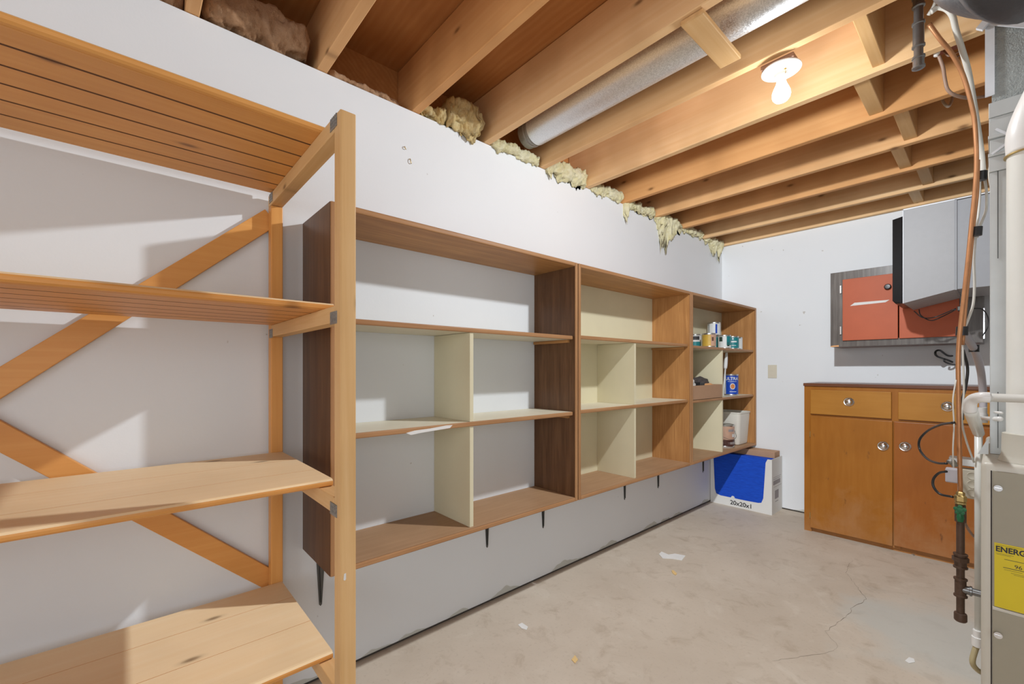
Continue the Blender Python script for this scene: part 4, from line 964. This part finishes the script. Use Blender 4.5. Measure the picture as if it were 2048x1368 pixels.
# junction box between joists
jb = thing('junction_box', ray(1902,100,1.72), 'small open junction box with reddish wires between joists at the top right', 'box')
jc = Vector((ray(1902,98,1.72)))
jm = MB(); jm.box(jc+Vector((-.035,-.02,-.0)), jc+Vector((.035,.02,.05)), .002).build('box_shell', M['redwire'], jb)
for k, (du, dv) in enumerate(((0,0),(6,6),(-8,4))):
    MB().tube([ray(1895+du,98+dv,1.66), ray(1905+du,108+dv,1.63), ray(1916+du,104+dv,1.65)], .0028, 6, 4).build('wire', M['browncable'] if k else M['canpink'], jb, 'all')
MB().lathe([(.0,-.008),(.006,-.008),(.009,0),(.009,.010),(.005,.014),(0,.014)], ray(1873,108,1.60), (.3,0,1), 14).build('wire_nut', M['pvcwhite'], jb, True)

# furnace outlet box
OD = 1.66
ob = thing('outlet_box', ray(1943,968,OD), 'beige metal power box with three round knockouts behind the gas pipe', 'box')
p0, p1 = ray(1960,937,OD), ray(1922,1001,OD); yb0 = 2.40
a = on_y(1924,938,yb0); c_ = on_y(1961,1001,yb0)
MB().box((a.x-.012,yb0,c_.z),(c_.x+.004,yb0+.05,a.z),.003).build('box_body', M['outlet'], ob)
for v_ in (952,969,986):
    q = on_y(1945,v_,yb0); MB().lathe([(.010,-.0005),(.014,-.002),(.0148,-.001),(.0148,0)], (q.x,yb0,q.z), (0,1,0), 24).build('knockout', M['outlet'], ob, True)
ch = MB(); ch.box((on_y(1912,920,yb0).x-.02,yb0+.001,a.z+.012),(FX0-.001,yb0+.06,a.z+.040),.002); ch.build('metal_channel', M['canmetal'], ob)
q = on_y(1903,950,yb0-.07)
pg = MB().box((q.x-.016,yb0-.09,q.z-.026),(q.x+.02,yb0-.05,q.z+.026),.004)
tag(pg.build('plug_adapter', M['lilac'], loc=(q.x,yb0-.07,q.z)), 'small grey plug adapter left of the copper tube where the black cords end', 'plug')
tag(MB().tube([ray(1898,925,1.57), ray(1904,922,1.57), ray(1910,932,1.57)], .009, 12, 4).build('cord_connector', M['nail'], smooth='all', loc=ray(1900,925,1.57)), 'grey metal cord connector above the plug adapter', 'connector')
cable('cable', [ray(1925,1030,1.62), ray(1932,1050,1.62), ray(1945,1070,1.62), ray(1964,1088,1.66)], .0042, M['browncable'], 'brown tube curving from the gas pipe towards the furnace side')

# charcoal insulated flex duct above
fd = thing('flex_duct', (2.0,1.0,2.2), 'charcoal insulated flexible duct hanging at the top right corner', 'duct')
A_ = [ray(2010,-190,.98)+Vector((0,.0,0))]
ctr = ray(2075,-150,1.02)+Vector((.03,0,.014))
MB().tube([ctr+Vector((-.22,.05,.02)), ctr+Vector((-.10,.04,.01)), ctr, ctr+Vector((.35,-.05,.0)), ctr+Vector((.8,-.1,.02))], .20, 40, 8, rfun=lambda f: min(1, (.03+f*2.6)**.5)).build('sleeve', M['darkrubber'], fd, 'all')

# bent nails left in the wall
for (u, v, lab) in ((819,322,'bent rusty nail in the white wall above the nearest box shelf, the larger one'), (808,296,'tiny rusty nail in the white wall just above the larger bent nail')):
    p = on_x(u, v, 0); k_ = 1 if v > 300 else .5
    nl = MB().tube([p+Vector((-.004,0,.006*k_)), p+Vector((.006,0,.007*k_)), p+Vector((.010,0,-.004*k_)), p+Vector((.008,.004,-.012*k_)), p+Vector((.004,.007,-.010*k_))], .0018, 8, 4)
    tag(nl.build('bent_nail', M['brass'], smooth='all', loc=p), lab, 'nail', 'nails in the left wall')

# ================================================================ litter on the floor
def scrap(name, pts, mat, lab, cat, h=.0015):
    P_ = [on_z(u, v, 0) for u, v in pts]; c0 = sum(P_, Vector())/len(P_)
    mb = MB(); mb.prism([(p.x,p.y,.0003) for p in P_], (0,0,h)); return tag(mb.build(name, mat, loc=(c0.x,c0.y,0)), lab, cat)
scrap('paper_scrap', [(1318,1109),(1323,1104),(1337,1110),(1350,1108),(1371,1112),(1364,1121),(1345,1118),(1325,1117)], M['paper'], 'torn strip of white paper on the floor below the far shelf', 'paper', .003)
scrap('wood_chip', [(1343,1142),(1347,1141),(1354,1148),(1351,1151),(1345,1147)], M['chip'], 'tiny yellow chip on the floor just below the white paper strip', 'chip', .003)
scrap('paint_fleck', [(1810,1322),(1818,1315),(1828,1318),(1830,1325),(1818,1327)], M['paper'], 'white paint fleck on the floor near the bottom right', 'fleck')
scrap('paint_fleck', [(1036,1250),(1044,1246),(1056,1254),(1053,1260),(1043,1257)], M['paper'], 'white paint fleck on the floor near the wall at the bottom centre', 'fleck')
scrap('wood_chip', [(1143,1320),(1150,1311),(1156,1320),(1150,1327)], M['chip'], 'diamond-shaped wood chip on the floor at the bottom centre', 'chip', .002)
scrap('metal_clip', [(1820,1107),(1826,1104),(1833,1109),(1828,1112)], M['canmetal'], 'tiny metal clip on the floor at the foot of the right cabinet door', 'clip', .006)
